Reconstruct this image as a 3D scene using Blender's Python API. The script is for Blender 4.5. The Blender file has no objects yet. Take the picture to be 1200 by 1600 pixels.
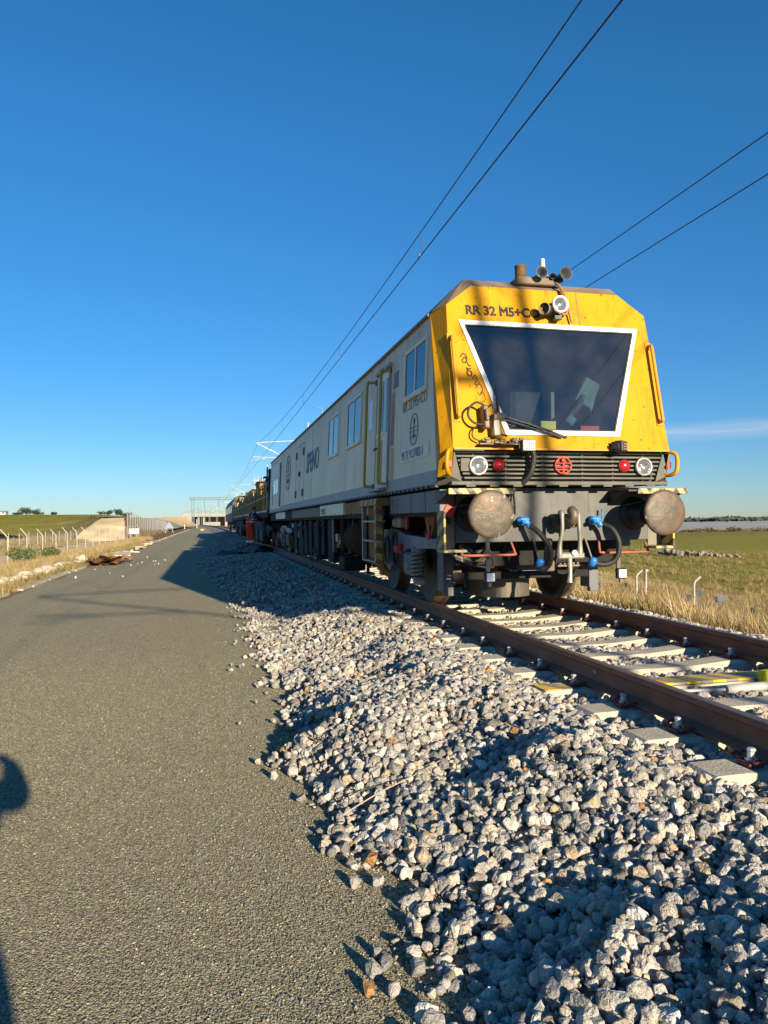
import bpy, bmesh, math, random
import numpy as np
from mathutils import Vector, Matrix, Euler, noise as mnoise
R = math.radians
rng = np.random.default_rng(7)
random.seed(7)
sc = bpy.context.scene
COL = sc.collection

# ------------------------------------------------------------------ camera
cam_d = bpy.data.cameras.new('camera')
cam = bpy.data.objects.new('camera', cam_d)
COL.objects.link(cam)
sc.camera = cam
yaw, pitch, roll, FOC = -0.23251, 0.011918, -0.011054, 1165.9
fv = Vector((-math.sin(yaw)*math.cos(pitch), math.cos(yaw)*math.cos(pitch), math.sin(pitch)))
r0 = Vector((math.cos(yaw), math.sin(yaw), 0)); u0 = r0.cross(fv)
rv = r0*math.cos(roll)+u0*math.sin(roll); uv = -r0*math.sin(roll)+u0*math.cos(roll)
CAM = Vector((-3.54331, 0, 1.00648))
cam.matrix_world = Matrix(((rv.x, uv.x, -fv.x, CAM.x), (rv.y, uv.y, -fv.y, CAM.y), (rv.z, uv.z, -fv.z, CAM.z), (0, 0, 0, 1)))
cam_d.sensor_fit = 'VERTICAL'; cam_d.sensor_height = 36.0; cam_d.lens = FOC/1600*36
cam_d.clip_start = 0.05; cam_d.clip_end = 9000

# ------------------------------------------------------------------ light
SUN_EL = R(14.8); SUN_AZ = R(165.2)          # direction towards the sun, clockwise from +Y
sc.view_settings.view_transform = 'Standard'; sc.view_settings.look = 'None'
sc.view_settings.gamma = 1.0; sc.view_settings.use_curve_mapping = False
sc.view_settings.exposure = 1.0
world = bpy.data.worlds.new('World'); sc.world = world; world.use_nodes = True
wn = world.node_tree.nodes; wl = world.node_tree.links
bg = wn['Background']; bg.inputs[1].default_value = 0.084
sky = wn.new('ShaderNodeTexSky'); sky.sky_type = 'NISHITA'; sky.sun_disc = False
sky.sun_elevation = SUN_EL; sky.sun_rotation = SUN_AZ
sky.altitude = 250; sky.air_density = 1.0; sky.dust_density = 0.0; sky.ozone_density = 5.0
wc = wn.new('ShaderNodeTexCoord'); sx = wn.new('ShaderNodeSeparateXYZ'); wl.new(wc.outputs['Generated'], sx.inputs[0])
def wmath(op, a, b=None, clamp=False):
    n = wn.new('ShaderNodeMath'); n.operation = op; n.use_clamp = clamp
    for i, v in enumerate((a, b)):
        if v is None: continue
        if isinstance(v, (int, float)): n.inputs[i].default_value = v
        else: wl.new(v, n.inputs[i])
    return n.outputs[0]
# one thin streak of high cloud low over the fields to the right
wm = wn.new('ShaderNodeMapping'); wm.inputs['Scale'].default_value = (3, 3, 40); wl.new(wc.outputs['Generated'], wm.inputs[0])
wno = wn.new('ShaderNodeTexNoise'); wno.inputs['Scale'].default_value = 1.6; wno.inputs['Detail'].default_value = 5; wl.new(wm.outputs[0], wno.inputs['Vector'])
az = wmath('ARCTAN2', sx.outputs['X'], sx.outputs['Y'])
band = wmath('SUBTRACT', 1.0, wmath('DIVIDE', wmath('ABSOLUTE', wmath('SUBTRACT', sx.outputs['Z'], wmath('ADD', 0.098, wmath('MULTIPLY', az, 0.012)))), 0.014), True)
azm = wmath('MULTIPLY', wmath('MULTIPLY', wmath('SUBTRACT', az, 0.46), 9.0, True), wmath('MULTIPLY', wmath('SUBTRACT', 1.25, az), 4.0, True), True)
nz = wmath('MULTIPLY', wmath('SUBTRACT', wno.outputs['Fac'], 0.30), 2.6, True)
cl = wmath('MULTIPLY', wmath('MULTIPLY', wmath('POWER', band, 0.8), azm), wmath('MULTIPLY', nz, 0.62), True)
wmx = wn.new('ShaderNodeMix'); wmx.data_type = 'RGBA'; wl.new(cl, wmx.inputs[0])
hsv = wn.new('ShaderNodeHueSaturation'); hsv.inputs['Saturation'].default_value = 1.15
wl.new(sky.outputs[0], hsv.inputs['Color'])
lowf = wn.new('ShaderNodeMapRange'); lowf.inputs[1].default_value = -.02; lowf.inputs[2].default_value = .48; wl.new(sx.outputs['Z'], lowf.inputs[0])
lowc = wn.new('ShaderNodeMix'); lowc.data_type = 'RGBA'; lowc.inputs[6].default_value = (.55, .62, .74, 1); lowc.inputs[7].default_value = (.88, 1.0, .96, 1); wl.new(lowf.outputs[0], lowc.inputs[0])
lowv = wn.new('ShaderNodeVectorMath'); lowv.operation = 'MULTIPLY'; wl.new(hsv.outputs[0], lowv.inputs[0]); wl.new(lowc.outputs[2], lowv.inputs[1])
wl.new(lowv.outputs[0], wmx.inputs[6]); wmx.inputs[7].default_value = (3.9, 4.3, 4.9, 1)
wl.new(wmx.outputs[2], bg.inputs[0])
sun_d = bpy.data.lights.new('sun', 'SUN'); sun_d.energy = 5.0; sun_d.angle = R(0.53); sun_d.color = (1.0, 0.845, 0.61)
sun = bpy.data.objects.new('sun', sun_d); COL.objects.link(sun)
sdir = Vector((math.sin(SUN_AZ)*math.cos(SUN_EL), math.cos(SUN_AZ)*math.cos(SUN_EL), math.sin(SUN_EL)))
sun.rotation_euler = sdir.to_track_quat('Z', 'Y').to_euler(); sun.location = (20, -60, 30)

# ------------------------------------------------------------------ helpers: mesh building
ORG = {}
class MB:
    def __init__(s): s.v = []; s.f = []; s.m = []; s.s = []
    def add(s, vs, fs, m=0, sm=False):
        b = len(s.v); s.v += [tuple(map(float, v)) for v in vs]
        for f in fs: s.f.append([b+i for i in f]); s.m.append(m); s.s.append(sm)
        return s
    def box(s, x0, x1, y0, y1, z0, z1, bev=0.0, m=0, M=None):
        c = Vector(((x0+x1)/2, (y0+y1)/2, (z0+z1)/2)); h = Vector((abs(x1-x0)/2, abs(y1-y0)/2, abs(z1-z0)/2))
        b = min(bev, h.x*.9, h.y*.9, h.z*.9)
        if b <= 0:
            vs = [c+Vector((sx_*h.x, sy*h.y, sz*h.z)) for sx_ in (-1, 1) for sy in (-1, 1) for sz in (-1, 1)]
            fs = [(0, 1, 3, 2), (4, 6, 7, 5), (0, 4, 5, 1), (2, 3, 7, 6), (0, 2, 6, 4), (1, 5, 7, 3)]
        else:
            vs = []; idx = {}
            for sx_ in (-1, 1):
                for sy in (-1, 1):
                    for sz in (-1, 1):
                        for a in range(3):
                            p = Vector((sx_*(h.x-b), sy*(h.y-b), sz*(h.z-b))); p[a] = (sx_, sy, sz)[a]*h[a]
                            idx[(sx_, sy, sz, a)] = len(vs); vs.append(c+p)
            fs = []
            for a in range(3):
                o = [i for i in range(3) if i != a]
                for sg in (-1, 1):
                    q = []
                    for (s1, s2) in ((-1, -1), (1, -1), (1, 1), (-1, 1)):
                        t = [0, 0, 0]; t[a] = sg; t[o[0]] = s1; t[o[1]] = s2; q.append(idx[(*t, a)])
                    fs.append(q)
            for a in range(3):
                o = [i for i in range(3) if i != a]
                for s1 in (-1, 1):
                    for s2 in (-1, 1):
                        q = []
                        for (sg, ax) in ((-1, o[0]), (1, o[0]), (1, o[1]), (-1, o[1])):
                            t = [0, 0, 0]; t[a] = sg; t[o[0]] = s1; t[o[1]] = s2; q.append(idx[(*t, ax)])
                        fs.append(q)
            for sx_ in (-1, 1):
                for sy in (-1, 1):
                    for sz in (-1, 1): fs.append([idx[(sx_, sy, sz, a)] for a in range(3)])
        if M is not None: vs = [M @ v for v in vs]
        return s.add(vs, fs, m)
    def tube(s, pts, r, n=8, m=0, sm=True, cap=True):
        P = [Vector(p) for p in pts]; rr = r if isinstance(r, (list, tuple)) else [r]*len(P)
        vs = []; prev = None
        for i, p in enumerate(P):
            t = (P[min(i+1, len(P)-1)]-P[max(i-1, 0)])
            if t.length < 1e-9: t = Vector((0, 0, 1))
            t.normalize()
            if prev is None:
                a = Vector((0, 0, 1)) if abs(t.z) < .9 else Vector((1, 0, 0)); prev = t.cross(a).normalized()
            else:
                prev = (prev - t*prev.dot(t)); prev = prev.normalized() if prev.length > 1e-6 else t.orthogonal().normalized()
            b = t.cross(prev)
            for k in range(n):
                a = 2*math.pi*k/n; vs.append(p+prev*(math.cos(a)*rr[i])+b*(math.sin(a)*rr[i]))
        fs = [(i*n+k, i*n+(k+1) % n, (i+1)*n+(k+1) % n, (i+1)*n+k) for i in range(len(P)-1) for k in range(n)]
        s.add(vs, fs, m, sm)
        if cap:
            L = len(P)-1
            s.add([vs[k] for k in range(n)], [list(range(n))[::-1]], m); s.add([vs[L*n+k] for k in range(n)], [list(range(n))], m)
        return s
    def lathe(s, prof, o, d, n=24, m=0, sm=True):
        """profile of (radius, distance along d)"""
        o = Vector(o); d = Vector(d).normalized(); a = d.orthogonal().normalized(); b = d.cross(a); vs = []
        for (r, t) in prof:
            for k in range(n):
                an = 2*math.pi*k/n; vs.append(o+d*t+a*(math.cos(an)*r)+b*(math.sin(an)*r))
        fs = [(i*n+k, i*n+(k+1) % n, (i+1)*n+(k+1) % n, (i+1)*n+k) for i in range(len(prof)-1) for k in range(n)]
        return s.add(vs, fs, m, sm)
    def prism(s, poly, vec, m=0):
        n = len(poly); vec = Vector(vec); vs = [Vector(p) for p in poly]; vs += [p+vec for p in vs]
        return s.add(vs, [list(range(n))[::-1], [n+i for i in range(n)]]+[(i, (i+1) % n, n+(i+1) % n, n+i) for i in range(n)], m)
    def mesh(s, name, mats, off=(0, 0, 0), warp=None):
        me = bpy.data.meshes.new(name)
        vs = s.v if warp is None else [warp(*v) for v in s.v]
        me.from_pydata([(v[0]-off[0], v[1]-off[1], v[2]-off[2]) for v in vs], [], s.f)
        for mt in (mats if isinstance(mats, (list, tuple)) else [mats]): me.materials.append(mt)
        me.polygons.foreach_set('material_index', s.m); me.polygons.foreach_set('use_smooth', s.s)
        bm = bmesh.new(); bm.from_mesh(me); bmesh.ops.recalc_face_normals(bm, faces=bm.faces); bm.to_mesh(me); bm.free()
        me.update(); return me
    def build(s, name, mats, parent=None, warp=None, kind=None, label=None):
        off = ORG.get(parent.name, (0, 0, 0)) if parent else (0, 0, 0)
        o = bpy.data.objects.new(name, s.mesh(name, mats, off, warp)); COL.objects.link(o)
        if parent: o.parent = parent
        ORG[o.name] = off
        if kind: o['kind'] = kind
        if label: o['label'] = label
        return o
def thing(name, loc, label, cat, group=None):
    o = bpy.data.objects.new(name, None); COL.objects.link(o); o.location = loc; ORG[o.name] = tuple(loc)
    o.empty_display_size = .2
    return tag(o, label, cat, group)
def tag(o, label, cat, group=None):
    o['label'] = label; o['category'] = cat
    if group: o['group'] = group
    return o
def solo(mb, name, mats, loc, label, cat, group=None, warp=None):
    me = mb.mesh(name, mats, loc, warp); o = bpy.data.objects.new(name, me); COL.objects.link(o); o.location = loc; ORG[o.name] = tuple(loc)
    return tag(o, label, cat, group)
def inst(name, me, loc, parent=None, rot=(0, 0, 0), scale=None):
    o = bpy.data.objects.new(name, me); COL.objects.link(o); o.location = loc; o.rotation_euler = rot
    if scale is not None: o.scale = scale
    if parent: o.parent = parent
    ORG[o.name] = ORG.get(parent.name, (0, 0, 0)) if parent else tuple(loc)
    return o
def copy_tree(o, parent=None):
    c = o.copy(); COL.objects.link(c); ORG[c.name] = ORG.get(o.name, (0, 0, 0))
    if parent: c.parent = parent
    for ch in list(o.children): copy_tree(ch, c)
    return c
def arc(c, r, a0, a1, n, ax='xz'):
    out = []
    for i in range(n+1):
        a = R(a0+(a1-a0)*i/n); p = [c[0], c[1], c[2]]
        p['xyz'.index(ax[0])] += r*math.cos(a); p['xyz'.index(ax[1])] += r*math.sin(a); out.append(tuple(p))
    return out
def spline(pts, n=6):
    P = [Vector(p) for p in pts]; out = []
    for i in range(len(P)-1):
        a = P[max(i-1, 0)]; b = P[i]; c = P[i+1]; d = P[min(i+2, len(P)-1)]
        for k in range(n):
            t = k/n; out.append(.5*((2*b)+(c-a)*t+(2*a-5*b+4*c-d)*t*t+(3*b-a-3*c+d)*t**3))
    out.append(P[-1]); return out

# ------------------------------------------------------------------ helpers: materials
def mat(name, col, rough=.6, metal=0., var=.12, vscale=3., dirt=None, dirt_amt=.5, dscale=2.5, streak=False, bump=0., bscale=40., spots=None, spot_scale=30., spot_th=.68, spec=None, emit=None, coat=0.):
    m = bpy.data.materials.new(name); m.use_nodes = True; nt = m.node_tree; N = nt.nodes; L = nt.links
    b = N['Principled BSDF']; b.inputs['Roughness'].default_value = rough; b.inputs['Metallic'].default_value = metal
    if coat: b.inputs['Coat Weight'].default_value = coat; b.inputs['Coat Roughness'].default_value = .15
    if spec is not None: b.inputs['Specular IOR Level'].default_value = spec
    tc = N.new('ShaderNodeTexCoord')
    def noise(scale, det=4, vec=None, ro=.55):
        n = N.new('ShaderNodeTexNoise'); n.inputs['Scale'].default_value = scale; n.inputs['Detail'].default_value = det; n.inputs['Roughness'].default_value = ro
        L.new(vec or tc.outputs['Object'], n.inputs['Vector']); return n.outputs['Fac']
    def ramp(f, a, c, ca=(0, 0, 0, 1), cb=(1, 1, 1, 1)):
        r = N.new('ShaderNodeValToRGB'); r.color_ramp.elements[0].position = a; r.color_ramp.elements[1].position = c
        r.color_ramp.elements[0].color = ca; r.color_ramp.elements[1].color = cb; L.new(f, r.inputs[0]); return r.outputs[0]
    def mix(f, a, c):
        n = N.new('ShaderNodeMix'); n.data_type = 'RGBA'
        if isinstance(f, float): n.inputs[0].default_value = f
        else: L.new(f, n.inputs[0])
        for i, v in ((6, a), (7, c)):
            if isinstance(v, tuple): n.inputs[i].default_value = v if len(v) == 4 else (*v, 1)
            else: L.new(v, n.inputs[i])
        return n.outputs[2]
    c = tuple(col)
    out = mix(ramp(noise(vscale), .3, .7), tuple(max(0, x*(1-var)) for x in c), tuple(min(1, x*(1+var)) for x in c))
    if dirt is not None:
        vec = tc.outputs['Object']
        if streak:
            mp = N.new('ShaderNodeMapping'); mp.inputs['Scale'].default_value = (6, 6, .5); L.new(vec, mp.inputs[0]); vec = mp.outputs[0]
        d = ramp(noise(dscale, 6, vec, .65), .62-.3*dirt_amt, .9-.25*dirt_amt)
        out = mix(d, out, tuple(dirt))
    if spots is not None:
        out = mix(ramp(noise(spot_scale, 2), spot_th, spot_th+.05), out, tuple(spots))
    L.new(out, b.inputs['Base Color'])
    rr = N.new('ShaderNodeMapRange'); L.new(noise(vscale*2.3), rr.inputs[0]); rr.inputs[3].default_value = max(.02, rough-.12); rr.inputs[4].default_value = min(1, rough+.14); L.new(rr.outputs[0], b.inputs['Roughness'])
    if bump:
        bp = N.new('ShaderNodeBump'); bp.inputs['Strength'].default_value = bump; bp.inputs['Distance'].default_value = .02; L.new(noise(bscale, 5), bp.inputs['Height']); L.new(bp.outputs[0], b.inputs['Normal'])
    if emit: b.inputs['Emission Color'].default_value = (*emit[0], 1); b.inputs['Emission Strength'].default_value = emit[1]
    m['mixfn'] = 1
    return m
def stripe_mat(name, ca, cb, k, axis, rough=.6, skew=None, wear=(.35, .33, .28), wear_amt=.35):
    """diagonal painted stripes; axis/skew are vectors in object space"""
    m = mat(name, ca, rough); nt = m.node_tree; N = nt.nodes; L = nt.links; b = N['Principled BSDF']
    old = b.inputs['Base Color'].links[0].from_socket
    tc = N.new('ShaderNodeTexCoord'); dt = N.new('ShaderNodeVectorMath'); dt.operation = 'DOT_PRODUCT'; dt.inputs[1].default_value = axis; L.new(tc.outputs['Object'], dt.inputs[0])
    a = N.new('ShaderNodeMath'); a.operation = 'MULTIPLY'; a.inputs[1].default_value = k; L.new(dt.outputs['Value'], a.inputs[0])
    fr = N.new('ShaderNodeMath'); fr.operation = 'FRACT'; L.new(a.outputs[0], fr.inputs[0])
    gt = N.new('ShaderNodeMath'); gt.operation = 'GREATER_THAN'; gt.inputs[1].default_value = .5; L.new(fr.outputs[0], gt.inputs[0])
    mx = N.new('ShaderNodeMix'); mx.data_type = 'RGBA'; L.new(gt.outputs[0], mx.inputs[0]); L.new(old, mx.inputs[6]); mx.inputs[7].default_value = (*cb, 1)
    no = N.new('ShaderNodeTexNoise'); no.inputs['Scale'].default_value = 14; no.inputs['Detail'].default_value = 6; L.new(tc.outputs['Object'], no.inputs['Vector'])
    rp = N.new('ShaderNodeValToRGB'); rp.color_ramp.elements[0].position = .62-.3*wear_amt; rp.color_ramp.elements[1].position = .72; L.new(no.outputs['Fac'], rp.inputs[0])
    m2 = N.new('ShaderNodeMix'); m2.data_type = 'RGBA'; L.new(rp.outputs[0], m2.inputs[0]); L.new(mx.outputs[2], m2.inputs[6]); m2.inputs[7].default_value = (*wear, 1)
    L.new(m2.outputs[2], b.inputs['Base Color']); return m
def glass_mat(name, tint, ior=1.5, rough=.02, dust=.0, gcol=(1, 1, 1, 1)):
    m = bpy.data.materials.new(name); m.use_nodes = True; nt = m.node_tree; N = nt.nodes; L = nt.links; N.remove(N['Principled BSDF'])
    out = N['Material Output']; t = N.new('ShaderNodeBsdfTransparent'); t.inputs[0].default_value = (*tint, 1)
    g = N.new('ShaderNodeBsdfGlossy'); g.inputs['Roughness'].default_value = rough; g.inputs['Color'].default_value = gcol
    fr = N.new('ShaderNodeFresnel'); fr.inputs[0].default_value = ior; mx = N.new('ShaderNodeMixShader'); L.new(fr.outputs[0], mx.inputs[0]); L.new(t.outputs[0], mx.inputs[1]); L.new(g.outputs[0], mx.inputs[2])
    last = mx.outputs[0]
    if dust:
        tc = N.new('ShaderNodeTexCoord'); a = N.new('ShaderNodeTexNoise'); a.inputs['Scale'].default_value = 3; a.inputs['Detail'].default_value = 5; L.new(tc.outputs['Object'], a.inputs['Vector'])
        v = N.new('ShaderNodeTexVoronoi'); v.inputs['Scale'].default_value = 23; v.inputs['Randomness'].default_value = 1.0; L.new(tc.outputs['Object'], v.inputs['Vector'])
        r1 = N.new('ShaderNodeMapRange'); r1.inputs[1].default_value = .03; r1.inputs[2].default_value = .10; r1.inputs[3].default_value = dust*3.2; r1.inputs[4].default_value = 0; L.new(v.outputs['Distance'], r1.inputs[0])
        r2 = N.new('ShaderNodeMapRange'); r2.inputs[1].default_value = .3; r2.inputs[2].default_value = .8; r2.inputs[3].default_value = dust*.3; r2.inputs[4].default_value = dust; L.new(a.outputs['Fac'], r2.inputs[0])
        ad = N.new('ShaderNodeMath'); ad.operation = 'ADD'; ad.use_clamp = True; L.new(r1.outputs[0], ad.inputs[0]); L.new(r2.outputs[0], ad.inputs[1])
        d = N.new('ShaderNodeBsdfDiffuse'); d.inputs[0].default_value = (.55, .52, .47, 1); m2 = N.new('ShaderNodeMixShader'); L.new(ad.outputs[0], m2.inputs[0]); L.new(last, m2.inputs[1]); L.new(d.outputs[0], m2.inputs[2]); last = m2.outputs[0]
    L.new(last, out.inputs[0]); return m
def text_part(name, body, size, M, material, parent, align='LEFT', xs=1.0, ext=.0015, spacing=1.0, bold=.0):
    cu = bpy.data.curves.new(name, 'FONT'); cu.body = body; cu.size = size; cu.align_x = align; cu.extrude = ext; cu.space_character = spacing; cu.resolution_u = 3; cu.bevel_depth = bold; cu.bevel_resolution = 0
    cu.materials.append(material); o = bpy.data.objects.new(name, cu); COL.objects.link(o)
    me_ = bpy.data.meshes.new_from_object(o); bpy.data.objects.remove(o); o = bpy.data.objects.new(name, me_); COL.objects.link(o)
    if parent:
        o.parent = parent; M = Matrix.Translation(-Vector(ORG[parent.name])) @ M
    o.matrix_local = M @ Matrix.Diagonal((xs, 1, 1, 1)); ORG[o.name] = ORG.get(parent.name, (0, 0, 0)) if parent else (0, 0, 0)
    return o

def scatter(name, P, rot, scl, idx, variants, kind='stuff', parent=None):
    """one object: points carrying rotation, scale and variant; geometry nodes place the variants"""
    me = bpy.data.meshes.new(name); n = len(P); me.vertices.add(n); me.vertices.foreach_set('co', np.asarray(P, np.float32).ravel())
    a = me.attributes.new('rot', 'FLOAT_VECTOR', 'POINT'); a.data.foreach_set('vector', np.asarray(rot, np.float32).ravel())
    s = np.asarray(scl, np.float32)
    if s.ndim == 1: s = np.repeat(s[:, None], 3, 1)
    a = me.attributes.new('scl', 'FLOAT_VECTOR', 'POINT'); a.data.foreach_set('vector', s.ravel())
    a = me.attributes.new('idx', 'INT', 'POINT'); a.data.foreach_set('value', np.asarray(idx, np.int32))
    o = bpy.data.objects.new(name, me); COL.objects.link(o); o['kind'] = kind
    if parent: o.parent = parent; 
    for v in variants:
        for mt in v.data.materials:
            if mt.name not in [x.name for x in me.materials]: me.materials.append(mt)
    col = bpy.data.collections.new(name+'_variants')
    for v in variants: col.objects.link(v)
    ng = bpy.data.node_groups.new(name+'_scatter', 'GeometryNodeTree')
    ng.interface.new_socket('Geometry', in_out='INPUT', socket_type='NodeSocketGeometry'); ng.interface.new_socket('Geometry', in_out='OUTPUT', socket_type='NodeSocketGeometry')
    N = ng.nodes; L = ng.links; gi = N.new('NodeGroupInput'); go = N.new('NodeGroupOutput')
    ip = N.new('GeometryNodeInstanceOnPoints'); ci = N.new('GeometryNodeCollectionInfo'); ci.inputs['Collection'].default_value = col; ci.inputs['Separate Children'].default_value = True; ci.inputs['Reset Children'].default_value = True
    def at(nm, t):
        q = N.new('GeometryNodeInputNamedAttribute'); q.data_type = t; q.inputs['Name'].default_value = nm
        return [x for x in q.outputs if x.enabled and x.name == 'Attribute'][0]
    L.new(gi.outputs[0], ip.inputs['Points']); L.new(ci.outputs[0], ip.inputs['Instance']); ip.inputs['Pick Instance'].default_value = True
    er = N.new('FunctionNodeEulerToRotation'); L.new(at('rot', 'FLOAT_VECTOR'), er.inputs[0])
    L.new(at('idx', 'INT'), ip.inputs['Instance Index']); L.new(er.outputs[0], ip.inputs['Rotation']); L.new(at('scl', 'FLOAT_VECTOR'), ip.inputs['Scale'])
    L.new(ip.outputs[0], go.inputs[0]); md = o.modifiers.new('scatter', 'NODES'); md.node_group = ng
    return o
def loose(name, me):
    return bpy.data.objects.new(name, me)
ONES = ['', 'first', 'second', 'third', 'fourth', 'fifth', 'sixth', 'seventh', 'eighth', 'ninth', 'tenth', 'eleventh', 'twelfth', 'thirteenth', 'fourteenth', 'fifteenth', 'sixteenth', 'seventeenth', 'eighteenth', 'nineteenth', 'twentieth']

def ordinal(n):
    if n <= 20: return ONES[n]
    t = ['', '', 'twenty', 'thirty', 'forty', 'fifty', 'sixty', 'seventy', 'eighty', 'ninety'][n//10 % 10]
    u = n % 10
    return (t+' '+ONES[u]) if u else {'twenty': 'twentieth', 'thirty': 'thirtieth', 'forty': 'fortieth', 'fifty': 'fiftieth', 'sixty': 'sixtieth', 'seventy': 'seventieth', 'eighty': 'eightieth', 'ninety': 'ninetieth'}.get(t, 'hundredth')

# ------------------------------------------------------------------ setting: terrain heights
def sm(t):
    t = np.clip(t, 0, 1); return t*t*(3-2*t)
_ph = rng.uniform(0, 6.28, (8, 12)); _fr = rng.normal(0, 1, (8, 12, 2))
def wob(x, y, scale, k=0):
    """smooth value noise, about -1..1, from a few sines"""
    s = 0
    for i in range(12): s = s+np.sin((_fr[k, i, 0]*x+_fr[k, i, 1]*y)/scale*2.2+_ph[k, i])
    return s/4.0
def h(x, y):
    x = np.asarray(x, float); y = np.asarray(y, float); t = -x; d = np.sqrt(x*x+y*y)
    left = -.5+.06*sm((t-7.6)/.6)-.42*sm((t-8.8)/3.5)-.25*sm((t-12)/.9)+.4*sm((t-17)/5)
    s = sm((t-24)/60)
    left = left*(1-s)+s*(1+.0118*np.minimum(d, 620)-.004*np.maximum(d-620, 0))
    right = -.53-1.5*sm((x-3.0)/4.6)-.10*sm((x-9)/20)-4.6*sm((d-150)/260)*sm((x-15)/60)
    z = np.where(x < 0, left, np.where(x > 2.9, right, -.53))
    rough = .05*sm((t-8.4)/1)*sm((17-t)/-1+1)+.05*sm((x-3.4)/2)
    return z+rough*wob(x, y, 1.3, 3)+.25*sm((np.abs(x)-28)/60)*wob(x, y, 45, 4)

def grid_mesh(name, xs, ys, zf, mats, smooth=True):
    X, Y = np.meshgrid(xs, ys); Z = zf(X, Y); n, m_ = X.shape
    v = np.stack([X, Y, Z], -1).reshape(-1, 3); i = np.arange(n*m_).reshape(n, m_)
    q = np.stack([i[:-1, :-1], i[:-1, 1:], i[1:, 1:], i[1:, :-1]], -1).reshape(-1, 4)
    me = bpy.data.meshes.new(name); me.from_pydata(v.tolist(), [], q.tolist()); me.materials.append(mats)
    me.polygons.foreach_set('use_smooth', [smooth]*len(q)); me.update(); return me

# ------------------------------------------------------------------ materials of the setting
def ground_material():
    m = bpy.data.materials.new('ground_cover'); m.use_nodes = True; nt = m.node_tree; N = nt.nodes; L = nt.links; b = N['Principled BSDF']; b.inputs['Roughness'].default_value = .95; b.inputs['Specular IOR Level'].default_value = .0
    g = N.new('ShaderNodeNewGeometry'); s = N.new('ShaderNodeSeparateXYZ'); L.new(g.outputs['Position'], s.inputs[0])
    def noise(sc_, det=4, stretch=None):
        n = N.new('ShaderNodeTexNoise'); n.inputs['Scale'].default_value = sc_; n.inputs['Detail'].default_value = det; n.inputs['Roughness'].default_value = .6
        if stretch:
            mp = N.new('ShaderNodeMapping'); mp.inputs['Scale'].default_value = stretch; L.new(g.outputs['Position'], mp.inputs[0]); L.new(mp.outputs[0], n.inputs['Vector'])
        else: L.new(g.outputs['Position'], n.inputs['Vector'])
        return n.outputs['Fac']
    def M(op, a, c):
        n = N.new('ShaderNodeMath'); n.operation = op
        for i, v in enumerate((a, c)):
            if isinstance(v, (int, float)): n.inputs[i].default_value = v
            else: L.new(v, n.inputs[i])
        return n.outputs[0]
    x = M('ADD', s.outputs['X'], M('MULTIPLY', M('SUBTRACT', noise(.35, 5), .5), 5.0))
    mr = N.new('ShaderNodeMapRange'); mr.inputs[1].default_value = -40; mr.inputs[2].default_value = 40; L.new(x, mr.inputs[0])
    r = N.new('ShaderNodeValToRGB'); cr = r.color_ramp; L.new(mr.outputs[0], r.inputs[0])
    stops = [(-40, (.27, .255, .045)), (-25, (.26, .23, .06)), (-20, (.22, .185, .07)), (-17, (.23, .18, .09)), (-12.6, (.27, .20, .11)), (-8.2, (.23, .165, .09)), (3.2, (.30, .22, .11)), (14, (.30, .21, .09)), (19, (.31, .27, .075)), (27, (.275, .255, .06)), (40, (.285, .26, .065))]
    while len(cr.elements) < len(stops): cr.elements.new(.5)
    for e, (p, c) in zip(cr.elements, stops): e.position = (p+40)/80; e.color = (*c, 1)
    def mix(f, a, c):
        n = N.new('ShaderNodeMix'); n.data_type = 'RGBA'; L.new(f, n.inputs[0]); L.new(a, n.inputs[6]) if not isinstance(a, tuple) else None
        if isinstance(c, tuple): n.inputs[7].default_value = (*c, 1)
        else: L.new(c, n.inputs[7])
        return n.outputs[2]
    def ramp(f, a, c):
        q = N.new('ShaderNodeMapRange'); q.inputs[1].default_value = a; q.inputs[2].default_value = c; L.new(f, q.inputs[0]); return q.outputs[0]
    out = r.outputs[0]
    patch = M('MULTIPLY', ramp(noise(.06, 6, (1, .35, 1)), .5, .72), .55); out = mix(patch, out, (.23, .18, .07))
    fieldy = M('MULTIPLY', ramp(s.outputs['Y'], 95, 130), ramp(s.outputs['X'], 30, 45)); out = mix(M('MULTIPLY', fieldy, .75), out, (.27, .20, .08))
    fine = M('MULTIPLY', ramp(noise(2.6, 8), .5, .75), .4); out = mix(fine, out, (.07, .065, .02))
    L.new(out, b.inputs['Base Color'])
    bp = N.new('ShaderNodeBump'); bp.inputs['Strength'].default_value = .9; bp.inputs['Distance'].default_value = .12; L.new(noise(5, 8), bp.inputs['Height']); L.new(bp.outputs[0], b.inputs['Normal'])
    return m
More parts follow.
